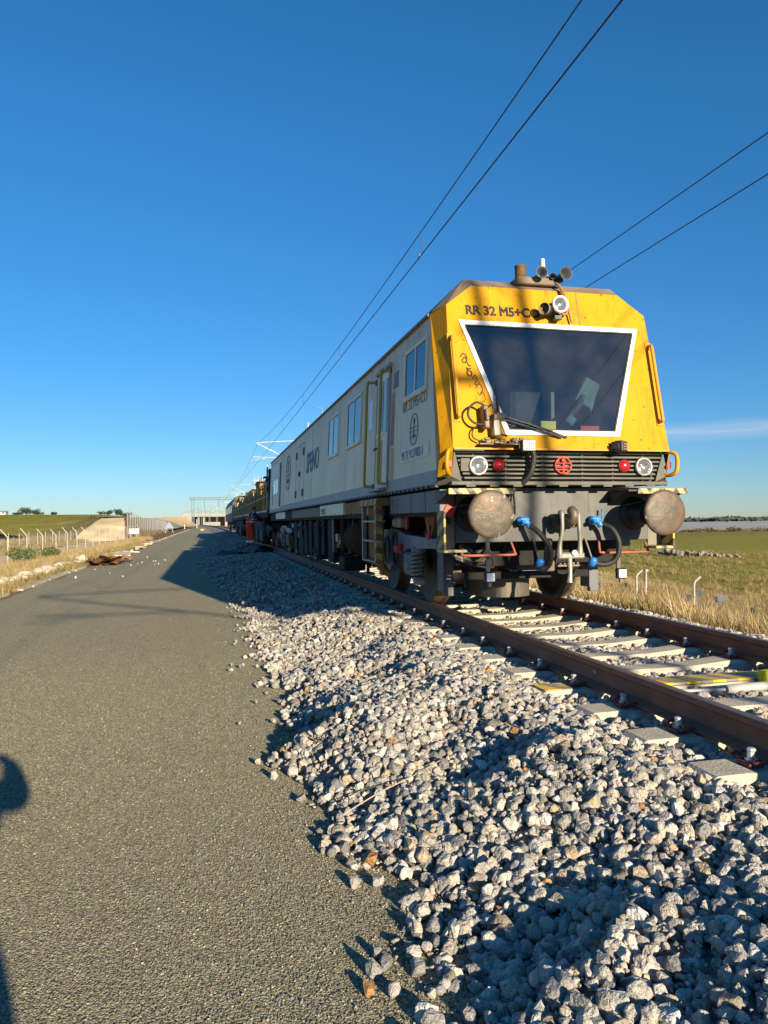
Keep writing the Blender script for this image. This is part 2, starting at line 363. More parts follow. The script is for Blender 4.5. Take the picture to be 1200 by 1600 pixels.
def asphalt_material():
    m = bpy.data.materials.new('asphalt_chippings'); m.use_nodes = True; nt = m.node_tree; N = nt.nodes; L = nt.links; b = N['Principled BSDF']; b.inputs['Roughness'].default_value = .85; b.inputs['Specular IOR Level'].default_value = .10
    g = N.new('ShaderNodeNewGeometry')
    v = N.new('ShaderNodeTexVoronoi'); v.inputs['Scale'].default_value = 125; L.new(g.outputs['Position'], v.inputs['Vector'])
    v2 = N.new('ShaderNodeTexVoronoi'); v2.inputs['Scale'].default_value = 230; L.new(g.outputs['Position'], v2.inputs['Vector'])
    n1 = N.new('ShaderNodeTexNoise'); n1.inputs['Scale'].default_value = .7; n1.inputs['Detail'].default_value = 7; n1.inputs['Roughness'].default_value = .65; L.new(g.outputs['Position'], n1.inputs['Vector'])
    n2 = N.new('ShaderNodeTexNoise'); n2.inputs['Scale'].default_value = 9; n2.inputs['Detail'].default_value = 6; L.new(g.outputs['Position'], n2.inputs['Vector'])
    r = N.new('ShaderNodeValToRGB'); cr = r.color_ramp; L.new(v.outputs['Color'], r.inputs[0])
    for e, (p, c) in zip(cr.elements, ((.08, (.10, .09, .06)), (.92, (.53, .475, .31)))): e.position = p; e.color = (*c, 1)
    def mix(f, a, c, k=None):
        n = N.new('ShaderNodeMix'); n.data_type = 'RGBA'; L.new(f, n.inputs[0]); L.new(a, n.inputs[6]); n.inputs[7].default_value = (*c, 1); return n.outputs[2]
    q = N.new('ShaderNodeMapRange'); q.inputs[1].default_value = .45; q.inputs[2].default_value = .75; q.inputs[4].default_value = .55; L.new(n1.outputs['Fac'], q.inputs[0])
    out = mix(q.outputs[0], r.outputs[0], (.34, .30, .19))
    q2 = N.new('ShaderNodeMapRange'); q2.inputs[1].default_value = .55; q2.inputs[2].default_value = .8; q2.inputs[4].default_value = .4; L.new(n2.outputs['Fac'], q2.inputs[0])
    out = mix(q2.outputs[0], out, (.15, .14, .12))
    L.new(out, b.inputs['Base Color'])
    ad = N.new('ShaderNodeMath'); ad.operation = 'MULTIPLY_ADD'; ad.inputs[1].default_value = .45; L.new(v2.outputs['Distance'], ad.inputs[0]); L.new(v.outputs['Distance'], ad.inputs[2])
    ad2 = N.new('ShaderNodeMath'); ad2.operation = 'MULTIPLY_ADD'; ad2.inputs[1].default_value = -.3; L.new(n2.outputs['Fac'], ad2.inputs[0]); L.new(ad.outputs[0], ad2.inputs[2])
    bp = N.new('ShaderNodeBump'); bp.invert = True; bp.inputs['Strength'].default_value = .85; bp.inputs['Distance'].default_value = .0085; L.new(ad2.outputs[0], bp.inputs['Height']); L.new(bp.outputs[0], b.inputs['Normal'])
    return m
def granite_material():
    m = bpy.data.materials.new('crushed_granite'); m.use_nodes = True; nt = m.node_tree; N = nt.nodes; L = nt.links; b = N['Principled BSDF']; b.inputs['Roughness'].default_value = .8; b.inputs['Specular IOR Level'].default_value = .3
    oi = N.new('ShaderNodeObjectInfo'); tc = N.new('ShaderNodeTexCoord')
    r = N.new('ShaderNodeValToRGB'); cr = r.color_ramp; cr.interpolation = 'CONSTANT'; L.new(oi.outputs['Random'], r.inputs[0])
    st = [(0, (.46, .43, .375)), (.14, (.34, .32, .285)), (.28, (.56, .52, .455)), (.42, (.29, .28, .265)), (.54, (.41, .385, .34)), (.66, (.20, .195, .19)), (.74, (.47, .41, .33)), (.84, (.37, .325, .26)), (.90, (.24, .21, .165)), (.945, (.46, .36, .24)), (.972, (.40, .22, .08)), (.982, (.62, .6, .56))]
    while len(cr.elements) < len(st): cr.elements.new(.5)
    for e, (p, c) in zip(cr.elements, st): e.position = p; e.color = (*c, 1)
    ofs = N.new('ShaderNodeVectorMath'); ofs.operation = 'MULTIPLY_ADD'; ofs.inputs[1].default_value = (1, 1, 1); L.new(tc.outputs['Object'], ofs.inputs[0])
    cb = N.new('ShaderNodeCombineXYZ'); mm = N.new('ShaderNodeMath'); mm.operation = 'MULTIPLY'; mm.inputs[1].default_value = 37; L.new(oi.outputs['Random'], mm.inputs[0])
    for i in range(3): L.new(mm.outputs[0], cb.inputs[i])
    L.new(cb.outputs[0], ofs.inputs[2])
    n1 = N.new('ShaderNodeTexNoise'); n1.inputs['Scale'].default_value = 21; n1.inputs['Detail'].default_value = 5; L.new(ofs.outputs[0], n1.inputs['Vector'])
    n2 = N.new('ShaderNodeTexNoise'); n2.inputs['Scale'].default_value = 2.2; n2.inputs['Detail'].default_value = 4; L.new(ofs.outputs[0], n2.inputs['Vector'])
    q = N.new('ShaderNodeMapRange'); q.inputs[1].default_value = .35; q.inputs[2].default_value = .65; q.inputs[3].default_value = .58; q.inputs[4].default_value = 1.36; L.new(n1.outputs['Fac'], q.inputs[0])
    q2 = N.new('ShaderNodeMapRange'); q2.inputs[1].default_value = .3; q2.inputs[2].default_value = .7; q2.inputs[3].default_value = .8; q2.inputs[4].default_value = 1.12; L.new(n2.outputs['Fac'], q2.inputs[0])
    mu = N.new('ShaderNodeMath'); mu.operation = 'MULTIPLY'; L.new(q.outputs[0], mu.inputs[0]); L.new(q2.outputs[0], mu.inputs[1])
    vm = N.new('ShaderNodeVectorMath'); vm.operation = 'SCALE'; L.new(r.outputs[0], vm.inputs[0]); L.new(mu.outputs[0], vm.inputs['Scale']); L.new(vm.outputs[0], b.inputs['Base Color'])
    bp = N.new('ShaderNodeBump'); bp.inputs['Strength'].default_value = .45; bp.inputs['Distance'].default_value = .06
    n3 = N.new('ShaderNodeTexNoise'); n3.inputs['Scale'].default_value = 7; n3.inputs['Detail'].default_value = 6; L.new(ofs.outputs[0], n3.inputs['Vector']); L.new(n3.outputs['Fac'], bp.inputs['Height']); L.new(bp.outputs[0], b.inputs['Normal'])
    return m
M_ground = ground_material(); M_asph = asphalt_material(); M_gran = granite_material()
M_bed = mat('ballast_fines', (.20, .19, .175), .95, var=.35, vscale=30, bump=1.0, bscale=30)
M_sand = mat('pale_sand', (.64, .47, .27), .95, var=.14, vscale=.8, dirt=(.27, .22, .14), dirt_amt=.4, dscale=.5, bump=.6, bscale=6, spec=.0)
M_kerb = mat('kerb_concrete', (.48, .43, .33), .9, var=.16, vscale=5, dirt=(.20, .165, .11), dirt_amt=.6, bump=.4, bscale=30)
M_roughstone = mat('pale_rough_stone', (.54, .47, .35), .9, var=.18, vscale=6, dirt=(.3, .24, .15), dirt_amt=.4, bump=.8, bscale=14)
M_concrete = mat('sleeper_concrete', (.50, .45, .345), .85, var=.08, vscale=7, dirt=(.27, .245, .20), dirt_amt=.5, dscale=5, bump=.3, bscale=60)
M_white_conc = mat('white_concrete', (.27, .265, .25), .8, var=.06, vscale=.3)
M_steel = mat('galvanised_steel', (.25, .26, .27), .5, .4, var=.1)
M_galv = mat('pale_fence_post', (.38, .36, .31), .7, 0, var=.1, vscale=5)
M_wire = mat('dark_wire', (.035, .04, .055), .5, .4)
M_rail = mat('rusty_rail', (.23, .092, .055), .68, .05, var=.22, vscale=6, dirt=(.20, .09, .045), dirt_amt=.5, dscale=4, bump=.25, bscale=50)
M_railtop = mat('worn_rail_top', (.21, .135, .10), .42, .7, var=.2, vscale=8)
M_clip = mat('red_rail_clip', (.20, .05, .035), .7, .1, var=.25, vscale=30)
M_bolt = mat('grey_bolt', (.46, .45, .43), .5, .2, var=.15, vscale=40)

# ------------------------------------------------------------------ ground, road, tracks
xs = np.r_[-3200, -1800, -1000, -700, -520, -400, -320, -260, -210, -170, -140, -115, -95, -80, -68, -58, -50, -43, np.arange(-38, -18, 1.5), np.arange(-18, -7.4, .35), -7, -5, -3, -1, 1, 2.6, np.arange(2.9, 12, .35), np.arange(12, 30, 1.5), 33, 38, 45, 54, 65, 80, 100, 125, 155, 190, 240, 300, 400, 550, 800, 1200, 1900, 3200]
ys = np.r_[-120, -60, -30, -15, -5, np.arange(0, 60, .7), np.arange(60, 140, 2.5), np.arange(140, 300, 10), np.arange(300, 700, 30), 760, 900, 1100, 1500, 2100, 3000, 4500]
o = bpy.data.objects.new('ground', grid_mesh('ground', xs, ys, lambda X, Y: h(X, Y)-.02*((X > -7.6) & (X < 2.9)), M_ground)); COL.objects.link(o); o['kind'] = 'structure'
def road_edge(y): return -7.62+.06*np.sin(y*.9)+.05*np.sin(y*2.3)+np.where(y > 28, .25*np.clip((y-28)/12, 0, 1), 0)
rx = np.linspace(0, 1, 22); ry = np.r_[np.arange(-40, 60, 1.0), np.arange(60, 340, 8)]
X, Y = np.meshgrid(rx, ry); X = road_edge(Y)*(1-X)+(-2.2)*X
me = grid_mesh('road', rx, ry, lambda a, c: np.zeros_like(a), M_asph)
co = np.stack([X, Y, -.496-.02*((X+5.2)/2.4)**2*.4+.006*wob(X, Y, 2.5, 1)], -1).reshape(-1, 3).astype(np.float32); me.vertices.foreach_set('co', co.ravel()); me.update()
o = bpy.data.objects.new('road', me); COL.objects.link(o); o['kind'] = 'structure'
ty = np.r_[np.arange(0, 120, 2), np.arange(120, 200, 8)]; tx = np.linspace(0, 1, 10)
X, Y = np.meshgrid(tx, ty); X = (-17.0+.4*wob(Y*0, Y, 4, 2))*(1-X)+(-11.5+.3*wob(Y*0, Y, 3, 5))*X
me = grid_mesh('sandy_track', tx, ty, lambda a, c: np.zeros_like(a), M_sand); me.vertices.foreach_set('co', np.stack([X, Y, h(X, Y)+.03], -1).astype(np.float32).ravel()); me.update()
o = bpy.data.objects.new('path', me); COL.objects.link(o); o['kind'] = 'structure'

# ------------------------------------------------------------------ ballast
def toe(y):
    y = np.asarray(y, float)
    base = np.interp(y, [0, 2.4, 3.0, 3.6, 4.6, 6.2, 8.8, 12.4, 20, 28.8, 45, 77, 120], [-2.95, -2.92, -2.82, -3.0, -3.08, -2.9, -3.02, -2.97, -3.45, -3.85, -3.4, -2.75, -2.6])
    return base+.07*np.sin(y*5.1)+.06*np.sin(y*8.7+1)+.03*np.sin(y*17)
def trackx(y): return -np.where(y > 115, (y-115)**2/10400., 0)
def bal(x, y):
    x = np.asarray(x, float); y = np.asarray(y, float); t = toe(y)
    s = np.clip((-1.62-x)/(-1.62-t), 0, 1.15)
    left = -.205-.30*(.35*s+.65*s**1.35)
    lump = (.045*wob(x, y, .8, 0)+.03*wob(x, y, .35, 1)+.06*wob(x, y, 1.9, 2))*sm((-1.25-x)/.5)*sm((t-.1-x)/-.5)
    # hollow where the ballast was raked out, near the viewer
    lump = lump-.09*np.exp(-((x+2.05)/.30)**2-((y-2.55)/.42)**2)-.08*np.exp(-((x+2.2)/.3)**2-((y-4.3)/.6)**2)+.05*np.exp(-((x+1.7)/.25)**2-((y-3.3)/.5)**2)
    crib = -.256+.034*sm((np.abs(x)-.72)/.25)+.012*wob(x, y, .4, 6)
    r = np.clip((x-1.9)/1.6, 0, 1.2); right = -.235-.45*r+.02*wob(x, y, .5, 7)
    e = sm((np.abs(x)-1.22)/.16)
    return np.where(x < 0, crib*(1-e)+(left+lump)*e, crib*(1-e)+right*e)
bx = np.arange(-4.2, 3.9, .10); by = np.r_[np.arange(.6, 14, .10), np.arange(14, 40, .3), np.arange(40, 84, 1.)]
bed = bpy.data.objects.new('ballast_bed', grid_mesh('ballast_bed', bx, by, lambda X, Y: bal(X, Y)-.028, M_bed)); COL.objects.link(bed); bed['kind'] = 'structure'
fy_ = np.arange(84, 520, 6.); X, Y = np.meshgrid(np.array([-3.0, -1.6, 0, 1.6, 3.4]), fy_)
me = grid_mesh('ballast_bed_far', np.arange(5.), fy_, lambda a, c: np.zeros_like(a), M_bed); zz = np.where(np.abs(X) > 2.5, -.52, -.21); me.vertices.foreach_set('co', np.stack([X+trackx(Y), Y, zz], -1).astype(np.float32).ravel()); me.update()
o = bpy.data.objects.new('ballast_strip', me); COL.objects.link(o); o['kind'] = 'structure'

def stone_mesh(k, npts=15, bevel=.055):
    npts = npts+6 if bevel else npts; bevel *= 2.0
    rs = np.random.default_rng(100+k); bm = bmesh.new()
    ax = np.array([1, rs.uniform(.72, 1.0), rs.uniform(.6, .9)])
    p = rs.normal(size=(npts, 3)); p /= np.linalg.norm(p, axis=1)[:, None]; p *= rs.uniform(.86, 1.08, (npts, 1))*ax*.5
    for q in p: bm.verts.new(q)
    r = bmesh.ops.convex_hull(bm, input=bm.verts)
    bmesh.ops.delete(bm, geom=[g for g in r['geom_interior'] if isinstance(g, bmesh.types.BMVert)], context='VERTS')
    bmesh.ops.dissolve_limit(bm, angle_limit=R(14), verts=bm.verts, edges=bm.edges)
    if bevel: bmesh.ops.bevel(bm, geom=list(bm.edges), offset=bevel*.55, segments=1, affect='EDGES', profile=.5, clamp_overlap=True)
    bmesh.ops.triangulate(bm, faces=bm.faces)
    for v in bm.verts: v.co += Vector(rs.normal(0, .008, 3))
    me = bpy.data.meshes.new('ballast_stone'); bm.to_mesh(me); bm.free(); me.materials.append(M_gran); return me
STONES = [stone_mesh(k, 12+k % 6) for k in range(14)]
SIMPLE = [stone_mesh(40+k, 9, 0) for k in range(8)]
SLEEPERS = 3.0856+.6*np.arange(-3, 175)
def field(x0, x1, y0, y1, dens, smin, smax, layers, seed):
    rs = np.random.default_rng(seed); n = int((x1-x0)*(y1-y0)*dens); x = rs.uniform(x0, x1, n); y = rs.uniform(y0, y1, n)
    s = np.clip(rs.lognormal(0, .36, n)*(smin+smax)/2, smin, smax*1.25); t = toe(y)
    keep = (x > t-.02) & (x < 3.3)
    edge = (t+.22-x)/.24; keep &= rs.uniform(0, 1, n) > np.clip(edge, 0, .75)
    ds = np.abs((y-SLEEPERS[0]+.3) % .6-.3); keep &= ~((np.abs(x) < 1.30) & (ds < .135)); keep &= ~(np.abs(np.abs(x)-.87) < .085)
    lay = rs.uniform(0, 1, n); z = bal(x, y)+s*(.10-.34*(lay < layers))
    on = (x < t+.1); z = np.where(on, np.maximum(z, -.49+s*.22), z)
    P = np.stack([x, y, z], 1)[keep]; n = len(P)
    rot = np.stack([rs.uniform(0, 6.28, n), rs.normal(0, .5, n), rs.uniform(0, 6.28, n)], 1)
    return P, rot, s[keep]
def join(*fs): return [np.concatenate([f[i] for f in fs]) for i in range(3)]
nearP, nearR, nearS = join(field(-3.2, -1.25, .9, 8, 1100, .036, .073, .42, 1), field(-1.3, 2.0, 1.6, 8.5, 950, .038, .070, .3, 2), field(-3.3, -1.25, 8, 13, 850, .038, .072, .35, 3))
# the stones that show largest are objects of their own
f3 = np.array(fv); rel = nearP-np.array(CAM); dep = rel@f3; pxx = 600+FOC*(rel@np.array(rv))/np.maximum(dep, .1); pyy = 800-FOC*(rel@np.array(uv))/np.maximum(dep, .1)
score = np.where((dep > .3) & (pxx > 5) & (pxx < 1195) & (pyy > 700) & (pyy < 1592), nearS/dep, 0)
top = np.argsort(-score)[:300]; rest = np.setdiff1d(np.arange(len(nearP)), top)
for q, i in enumerate(top):
    inst('ballast_stone', STONES[q % len(STONES)], nearP[i], bed, nearR[i], (nearS[i],)*3)
g = scatter('gravel', nearP[rest], nearR[rest], nearS[rest], rng.integers(0, len(STONES), len(rest)), [loose('ballast_stone_source', m) for m in STONES], parent=bed)
fnP, fnR, fnS = join(field(-3.25, -1.25, .9, 6.5, 1500, .012, .024, .1, 8), field(-1.3, 1.6, 2, 6.5, 500, .012, .024, .1, 9))
scatter('stone_chips', fnP, fnR, fnS, rng.integers(0, 8, len(fnP)), [loose('stone_chip_source', m) for m in SIMPLE], parent=bed)
gn = 900; gy = 1.6+14*rng.uniform(0, 1, gn)**1.4; gx = np.where(rng.uniform(0, 1, gn) < .6, toe(gy)-np.abs(rng.normal(0, .5, gn)), rng.uniform(-7.4, -3.1, gn)); gs = rng.uniform(.005, .014, gn)
scatter('road_grit', np.stack([gx, gy, -.493+gs*.2], 1), rng.uniform(0, 6, (gn, 3)), gs, rng.integers(0, 8, gn), [loose('grit_source', m) for m in SIMPLE])
farP, farR, farS = join(field(-4.2, -1.25, 13, 40, 330, .05, .085, .2, 4), field(-1.3, 1.6, 8.5, 26, 260, .05, .08, .2, 5), field(1.9, 3.3, 5, 40, 260, .05, .085, .2, 6), field(-4.0, -1.25, 40, 84, 120, .07, .11, .2, 7))
g = scatter('far_gravel', farP, farR, farS, rng.integers(0, len(SIMPLE), len(farP)), [loose('far_stone_source', m) for m in SIMPLE], parent=bed)

# surface dressing: loose-set chippings on the nearest stretch of the asphalt
def chip_material():
    m = bpy.data.materials.new('road_chipping'); m.use_nodes = True; nt = m.node_tree; b = nt.nodes['Principled BSDF']; b.inputs['Roughness'].default_value = .85; b.inputs['Specular IOR Level'].default_value = .15
    oi = nt.nodes.new('ShaderNodeObjectInfo'); r = nt.nodes.new('ShaderNodeValToRGB'); cr = r.color_ramp; nt.links.new(oi.outputs['Random'], r.inputs[0])
    st = [(0, (.085, .08, .06)), (.2, (.20, .178, .118)), (.42, (.145, .136, .105)), (.6, (.27, .238, .152)), (.75, (.12, .118, .105)), (.9, (.32, .285, .185)), (1, (.40, .365, .27))]
    while len(cr.elements) < len(st): cr.elements.new(.5)
    for e, (p, c) in zip(cr.elements, st): e.position = p; e.color = (*c, 1)
    nt.links.new(r.outputs[0], b.inputs['Base Color']); return m
M_chip = chip_material(); CH = []
for k in range(6):
    m_ = SIMPLE[k].copy(); m_.name = 'road_chip'; m_.materials.clear(); m_.materials.append(M_chip); CH.append(m_)
cn = 520000; cy = rng.uniform(1.7, 14, cn); cx = rng.uniform(-7.4, -2.5, cn)
ck = (rng.uniform(0, 1, cn) < np.clip(1.15-(cy-2.6)/6.5, 0, 1)**1.0*np.clip((14-cy)/6, 0, 1)+.06*np.clip((14-cy)/5, 0, 1)) & (cx > -3.75-.30*cy) & (cx < toe(cy)+.25)
cx, cy = cx[ck], cy[ck]; n_ = len(cx); cs = np.clip(rng.lognormal(0, .28, n_)*.0080, .0045, .0135)
scatter('road_chippings', np.stack([cx, cy, -.496-.02*((cx+5.2)/2.4)**2*.4+.006*wob(cx, cy, 2.5, 1)+cs*.12], 1), np.stack([rng.normal(0, .35, n_), rng.normal(0, .35, n_), rng.uniform(0, 6.28, n_)], 1), np.stack([cs, cs, cs*.75], 1), rng.integers(0, 6, n_), [loose('road_chip_source', m) for m in CH])
tw = MB().tube(spline([(-2.92, 3.55, -.40), (-2.72, 3.66, -.355), (-2.50, 3.78, -.325), (-2.30, 3.90, -.29)], 5), [.0032]*10+[.0022]*6, 6)
solo(tw, 'twig', mat('bleached_twig', (.45, .36, .24), .8), (-2.6, 3.7, -.36), 'thin pale twig lying across the ballast slope near the asphalt', 'twig')

# stones that rolled onto the asphalt
LS = [((-3.177, 4.42), .075, 'single pale stone lying by itself on the asphalt, long shadow beside it'), ((-2.965, 3.02), .062, 'darker stone of the pair lying off the foot of the ballast'), ((-2.875, 3.0), .068, 'paler stone of the pair lying off the foot of the ballast')]
for (x, y), s, lab in LS:
    k = rng.integers(0, len(STONES)); solo_o = inst('loose_stone', STONES[k], (x, y, -.49+s*.3), None, tuple(rng.uniform(0, 6, 3)), (s,)*3); tag(solo_o, lab, 'stone', 'loose stones on the asphalt')
for (x, y, s) in [(-3.02, 2.42, .07), (-2.98, 2.30, .06), (-3.06, 2.33, .055), (-2.99, 2.52, .05)]:
    tag(inst('loose_stone', STONES[rng.integers(0, 14)], (x, y, -.49+s*.3), None, tuple(rng.uniform(0, 6, 3)), (s,)*3), 'pale stone in the small huddle on the asphalt nearest the viewer', 'stone', 'huddled stones on the asphalt')
for i in range(46):
    y = [rng.uniform(4.5, 8), rng.uniform(8, 14), rng.uniform(22, 36)][i % 3]; x = toe(y)-abs(rng.normal(.05, .22)) if i % 3 < 2 else rng.uniform(-7.2, -5.0)
    s = rng.uniform(.03, .055) if i % 3 < 2 else rng.uniform(.05, .11)
    tag(inst('loose_stone', STONES[rng.integers(0, 14)], (x, y, -.49+s*.3), None, tuple(rng.uniform(0, 6, 3)), (s,)*3), 'small stone strayed from the ballast onto the asphalt' if i % 3 < 2 else 'small pale stone scattered on the asphalt by the broken slabs', 'stone', 'strays at the ballast foot' if i % 3 < 2 else 'strays by the broken slabs')

# ------------------------------------------------------------------ sleepers and rails
def sleeper_mesh():
    mb = MB(); st = [(-1.30, -.205, .105), (-1.27, -.182, .112), (-1.08, -.180, .112), (-1.04, -.187, .118), (-.70, -.187, .118), (-.66, -.182, .112), (-.3, -.212, .10), (0, -.215, .10)]
    st = st+[(-a, z, w) for a, z, w in st[:-1][::-1]]; vs = []
    for (x, z, w) in st:
        vs += [(x, -w-.035, -.40), (x, -w-.012, z-.022), (x, -w+.008, z), (x, w-.008, z), (x, w+.012, z-.022), (x, w+.035, -.40)]
    fs = [(i*6+k, i*6+k+1, (i+1)*6+k+1, (i+1)*6+k) for i in range(len(st)-1) for k in range(5)]+[tuple(range(6)), tuple(range((len(st)-1)*6, len(st)*6))]
    mb.add(vs, fs); return mb.mesh('sleeper', M_concrete)
SL = sleeper_mesh()
def clip_mesh(sg):
    mb = MB(); x = sg*.118
    mb.tube(spline([(sg*.085, -.075, -.150), (sg*.12, -.085, -.142), (sg*.165, -.06, -.158), (sg*.14, -.02, -.150), (sg*.14, .02, -.150), (sg*.165, .06, -.158), (sg*.12, .085, -.142), (sg*.085, .075, -.150)], 3), .0075, 6)
    mb.box(min(sg*.095, sg*.185), max(sg*.095, sg*.185), -.05, .05, -.182, -.162, .006); return mb.mesh('rail_clip', M_clip)
def bolt_mesh(sg):
    mb = MB(); mb.lathe([(.030, 0), (.032, .010), (.021, .013), (.019, .045), (.023, .05), (.018, .060), (0, .062)], (sg*.135, 0, -.162), (0, 0, 1), 8, sm=False); return mb.mesh('bolt', M_bolt)
CL = {s: clip_mesh(s) for s in (-1, 1)}; BO = {s: bolt_mesh(s) for s in (-1, 1)}
RX = .834+.036
YS = 3
for k, y in enumerate(SLEEPERS):
    if y < .9 or y > 72: continue
    j = int(round((y-SLEEPERS[0])/.6))-3-YS
    if j == 0: lab, grp = 'concrete sleeper painted with yellow and black stripes', None
    elif y < 16:
        n = ONES[min(20, abs(j))]; lab = f'pale concrete sleeper, {n} from the yellow striped sleeper towards ' + ('the train' if j > 0 else 'the viewer')
        grp = 'concrete sleepers in front of the train'
    else: lab, grp = f'concrete sleeper in deep shade under the train, {ordinal(max(1, int(round((y-15.6)/.6))))} behind the ladder', 'concrete sleepers beneath the train'
    s = inst('sleeper', SL, (rng.normal(0, .012), y, rng.normal(0, .003))); s.rotation_euler = (0, 0, rng.normal(0, .006)); tag(s, lab, 'railway sleeper', grp)
    if y < 40:
        for side in (-1, 1):
            for sg in (-1, 1):
                if y > 15 and side*sg > 0 and side > 0: continue
                inst('rail_clip', CL[sg], (side*RX, 0, 0), s); inst('bolt', BO[sg], (side*RX, 0, 0), s)
    if j == 0:
        ym = stripe_mat('yellow_striped_paint', (.75, .47, .02), (.22, .21, .19), 4.6, (1, .55, 0), .7, wear=(.45, .40, .28), wear_amt=.5)
        mb = MB()
        for (x0, x1) in ((-1.28, -1.06), (-.62, .62)):
            mb.box(x0, x1, -.094, .094, -.1795, -.1768) if x0 < -1 else mb.box(x0, x1, -.105, .105, -.205, -.186, .004)
        o = inst('painted_band', mb.mesh('painted_band', ym), (0, 0, 0), s)
        pc = MB(); pc.tube([(.05, -.27, -.225), (.7, -.26, -.215)], .035, 12); pc.tube([(-.55, -.17, -.24), (-.2, -.22, -.232), (.05, -.27, -.225)], .012, 8)
        solo(MB().tube([(.02, y-.28, -.215), (.35, y-.275, -.212), (.74, y-.27, -.212)], [.034, .034, .034], 12).tube(spline([(-.65, y-.10, -.235), (-.35, y-.19, -.225), (.02, y-.28, -.215)], 5), .013, 8), 'cable_duct', mat('grey_plastic_pipe', (.36, .37, .36), .5), (.3, y-.27, -.25), 'grey plastic cable pipe lying between the rails beside the yellow striped sleeper', 'cable pipe')
        bxm = thing('marker_box', (.50, y-.16, -.19), 'bright yellow marker box at the end of the grey cable pipe', 'marker box')
        MB().box(.42, .60, y-.20, y-.11, -.215, -.13, .01).build('housing', mat('bright_yellow_plastic', (.80, .68, .02), .5), bxm); MB().box(.40, .62, y-.22, y-.09, -.235, -.2155, .004).build('foot', M_steel, bxm)
def rail_profile():
    half = [(.075, -.172), (.075, -.161), (.045, -.150), (.0115, -.138), (.0085, -.09), (.0115, -.052), (.033, -.040), (.036, -.034), (.036, -.012), (.030, -.003), (.018, 0)]
    return [(x, z) for x, z in half]+[(-x, z) for x, z in half[::-1]]
def rail(name, side, label):
    mb = MB(); pr = rail_profile(); n = len(pr); yy = np.r_[-6, 0, 40, 84, np.arange(95, 520, 12)]
    vs = [(side*RX+x+float(trackx(y)), y, z) for y in yy for x, z in pr]
    fs = []; ms = []
    for i in range(len(yy)-1):
        for k in range(n):
            fs.append((i*n+k, i*n+(k+1) % n, (i+1)*n+(k+1) % n, (i+1)*n+k)); ms.append(1 if k in (9, 10, 11) else 0)
    mb.add(vs, fs); mb.m = ms; mb.s = [False]*len(fs)
    return solo(mb, name, [M_rail, M_railtop], (side*RX, 3, -.172), label, 'rail')
rail('rail', -1, 'rusty steel rail nearest the asphalt road'); rail('rail', 1, 'rusty steel rail nearest the dry grass and meadow')
o = MB().lathe([(.016, 0), (.016, .012), (.006, .016), (0, .016)], (-RX-.0115, 4.80, -.075), (-1, 0, 0), 10).build('web_bolt', M_bolt, bpy.data.objects['rail'])

# ------------------------------------------------------------------ verge: kerb, stones, debris
kb = thing('kerb', (-7.75, 15, -.5), 'weathered pale concrete kerb along the edge of the asphalt road', 'kerb')
for i, y in enumerate(np.arange(9, 27.6, 1.0)):
    M = Matrix.Translation((-7.76+rng.normal(0, .02), y, -.505)) @ Euler((rng.normal(0, .015), rng.normal(0, .03), rng.normal(0, .012))).to_matrix().to_4x4()
    if rng.uniform() < .9: MB().box(-.11, .11, -.485, .485, -.12, .055, .018, M=M).build('kerb_stone', M_kerb, kb)
mb = MB()
for y in np.arange(44, 180, 1.0):
    if rng.uniform() < .8: mb.box(-7.62-.1, -7.62+.1, y-.48, y+.48, -.58, -.42, .015)
mb.build('far_kerb_stones', M_kerb, kb, kind='stuff')
RST = [stone_mesh(70+k, 22, .09) for k in range(6)]
for m_ in RST: m_.materials.clear(); m_.materials.append(M_roughstone)
nn = 0
for i in range(44):
    y = 12.0+i*.46+rng.normal(0, .1); x = -8.5+rng.normal(0, .09)+.012*(y-16); s = rng.uniform(.28, .55)
    tag(inst('edging_stone', RST[i % 6], (x, y, -.45+s*.12), None, (rng.normal(0, .2), rng.normal(0, .2), rng.uniform(0, 6)), (s, s*1.2, s*.62)), f'rough cream edging stone, {ordinal(i+1)} from the near end of the row behind the kerb', 'stone', 'rough stones in the row behind the kerb')
for i, (px_, y) in enumerate([(-7.6, 33), (-7.9, 34.2), (-7.3, 35.4), (-8.3, 36), (-7.7, 37.2), (-7.2, 37.8), (-8.0, 38.6), (-7.5, 40.5), (-8.4, 41.5), (-7.7, 43.4), (-8.2, 45), (-7.6, 47.5), (-8.0, 50.5), (-7.7, 54), (-7.9, 59), (-7.8, 66)]):
    mb = MB(); n = rng.integers(5, 8); a = np.sort(rng.uniform(0, 6.28, n)); rr = rng.uniform(.35, .8, n)
    poly = [(math.cos(q)*w*.8, math.sin(q)*w*1.4, 0) for q, w in zip(a, rr)]; mb.prism(poly, (0, 0, rng.uniform(.06, .12)))
    s = inst('broken_slab', mb.mesh('broken_slab', M_roughstone), (px_, y, -.47), None, (rng.normal(0, .05), rng.normal(0, .06), 0)); tag(s, 'flat broken slab of pale stone lying at the road edge beyond the brown debris', 'slab', 'broken slabs at the road edge')
M_debris = mat('rusty_brown_sheet', (.17, .075, .03), .85, var=.35, vscale=5, dirt=(.30, .20, .10), dirt_amt=.6, dscale=3, bump=.4, bscale=20)
dh = thing('debris_heap', (-7.2, 29.6, -.5), 'heap of crumpled rusty brown sheeting dumped at the road edge', 'debris heap')
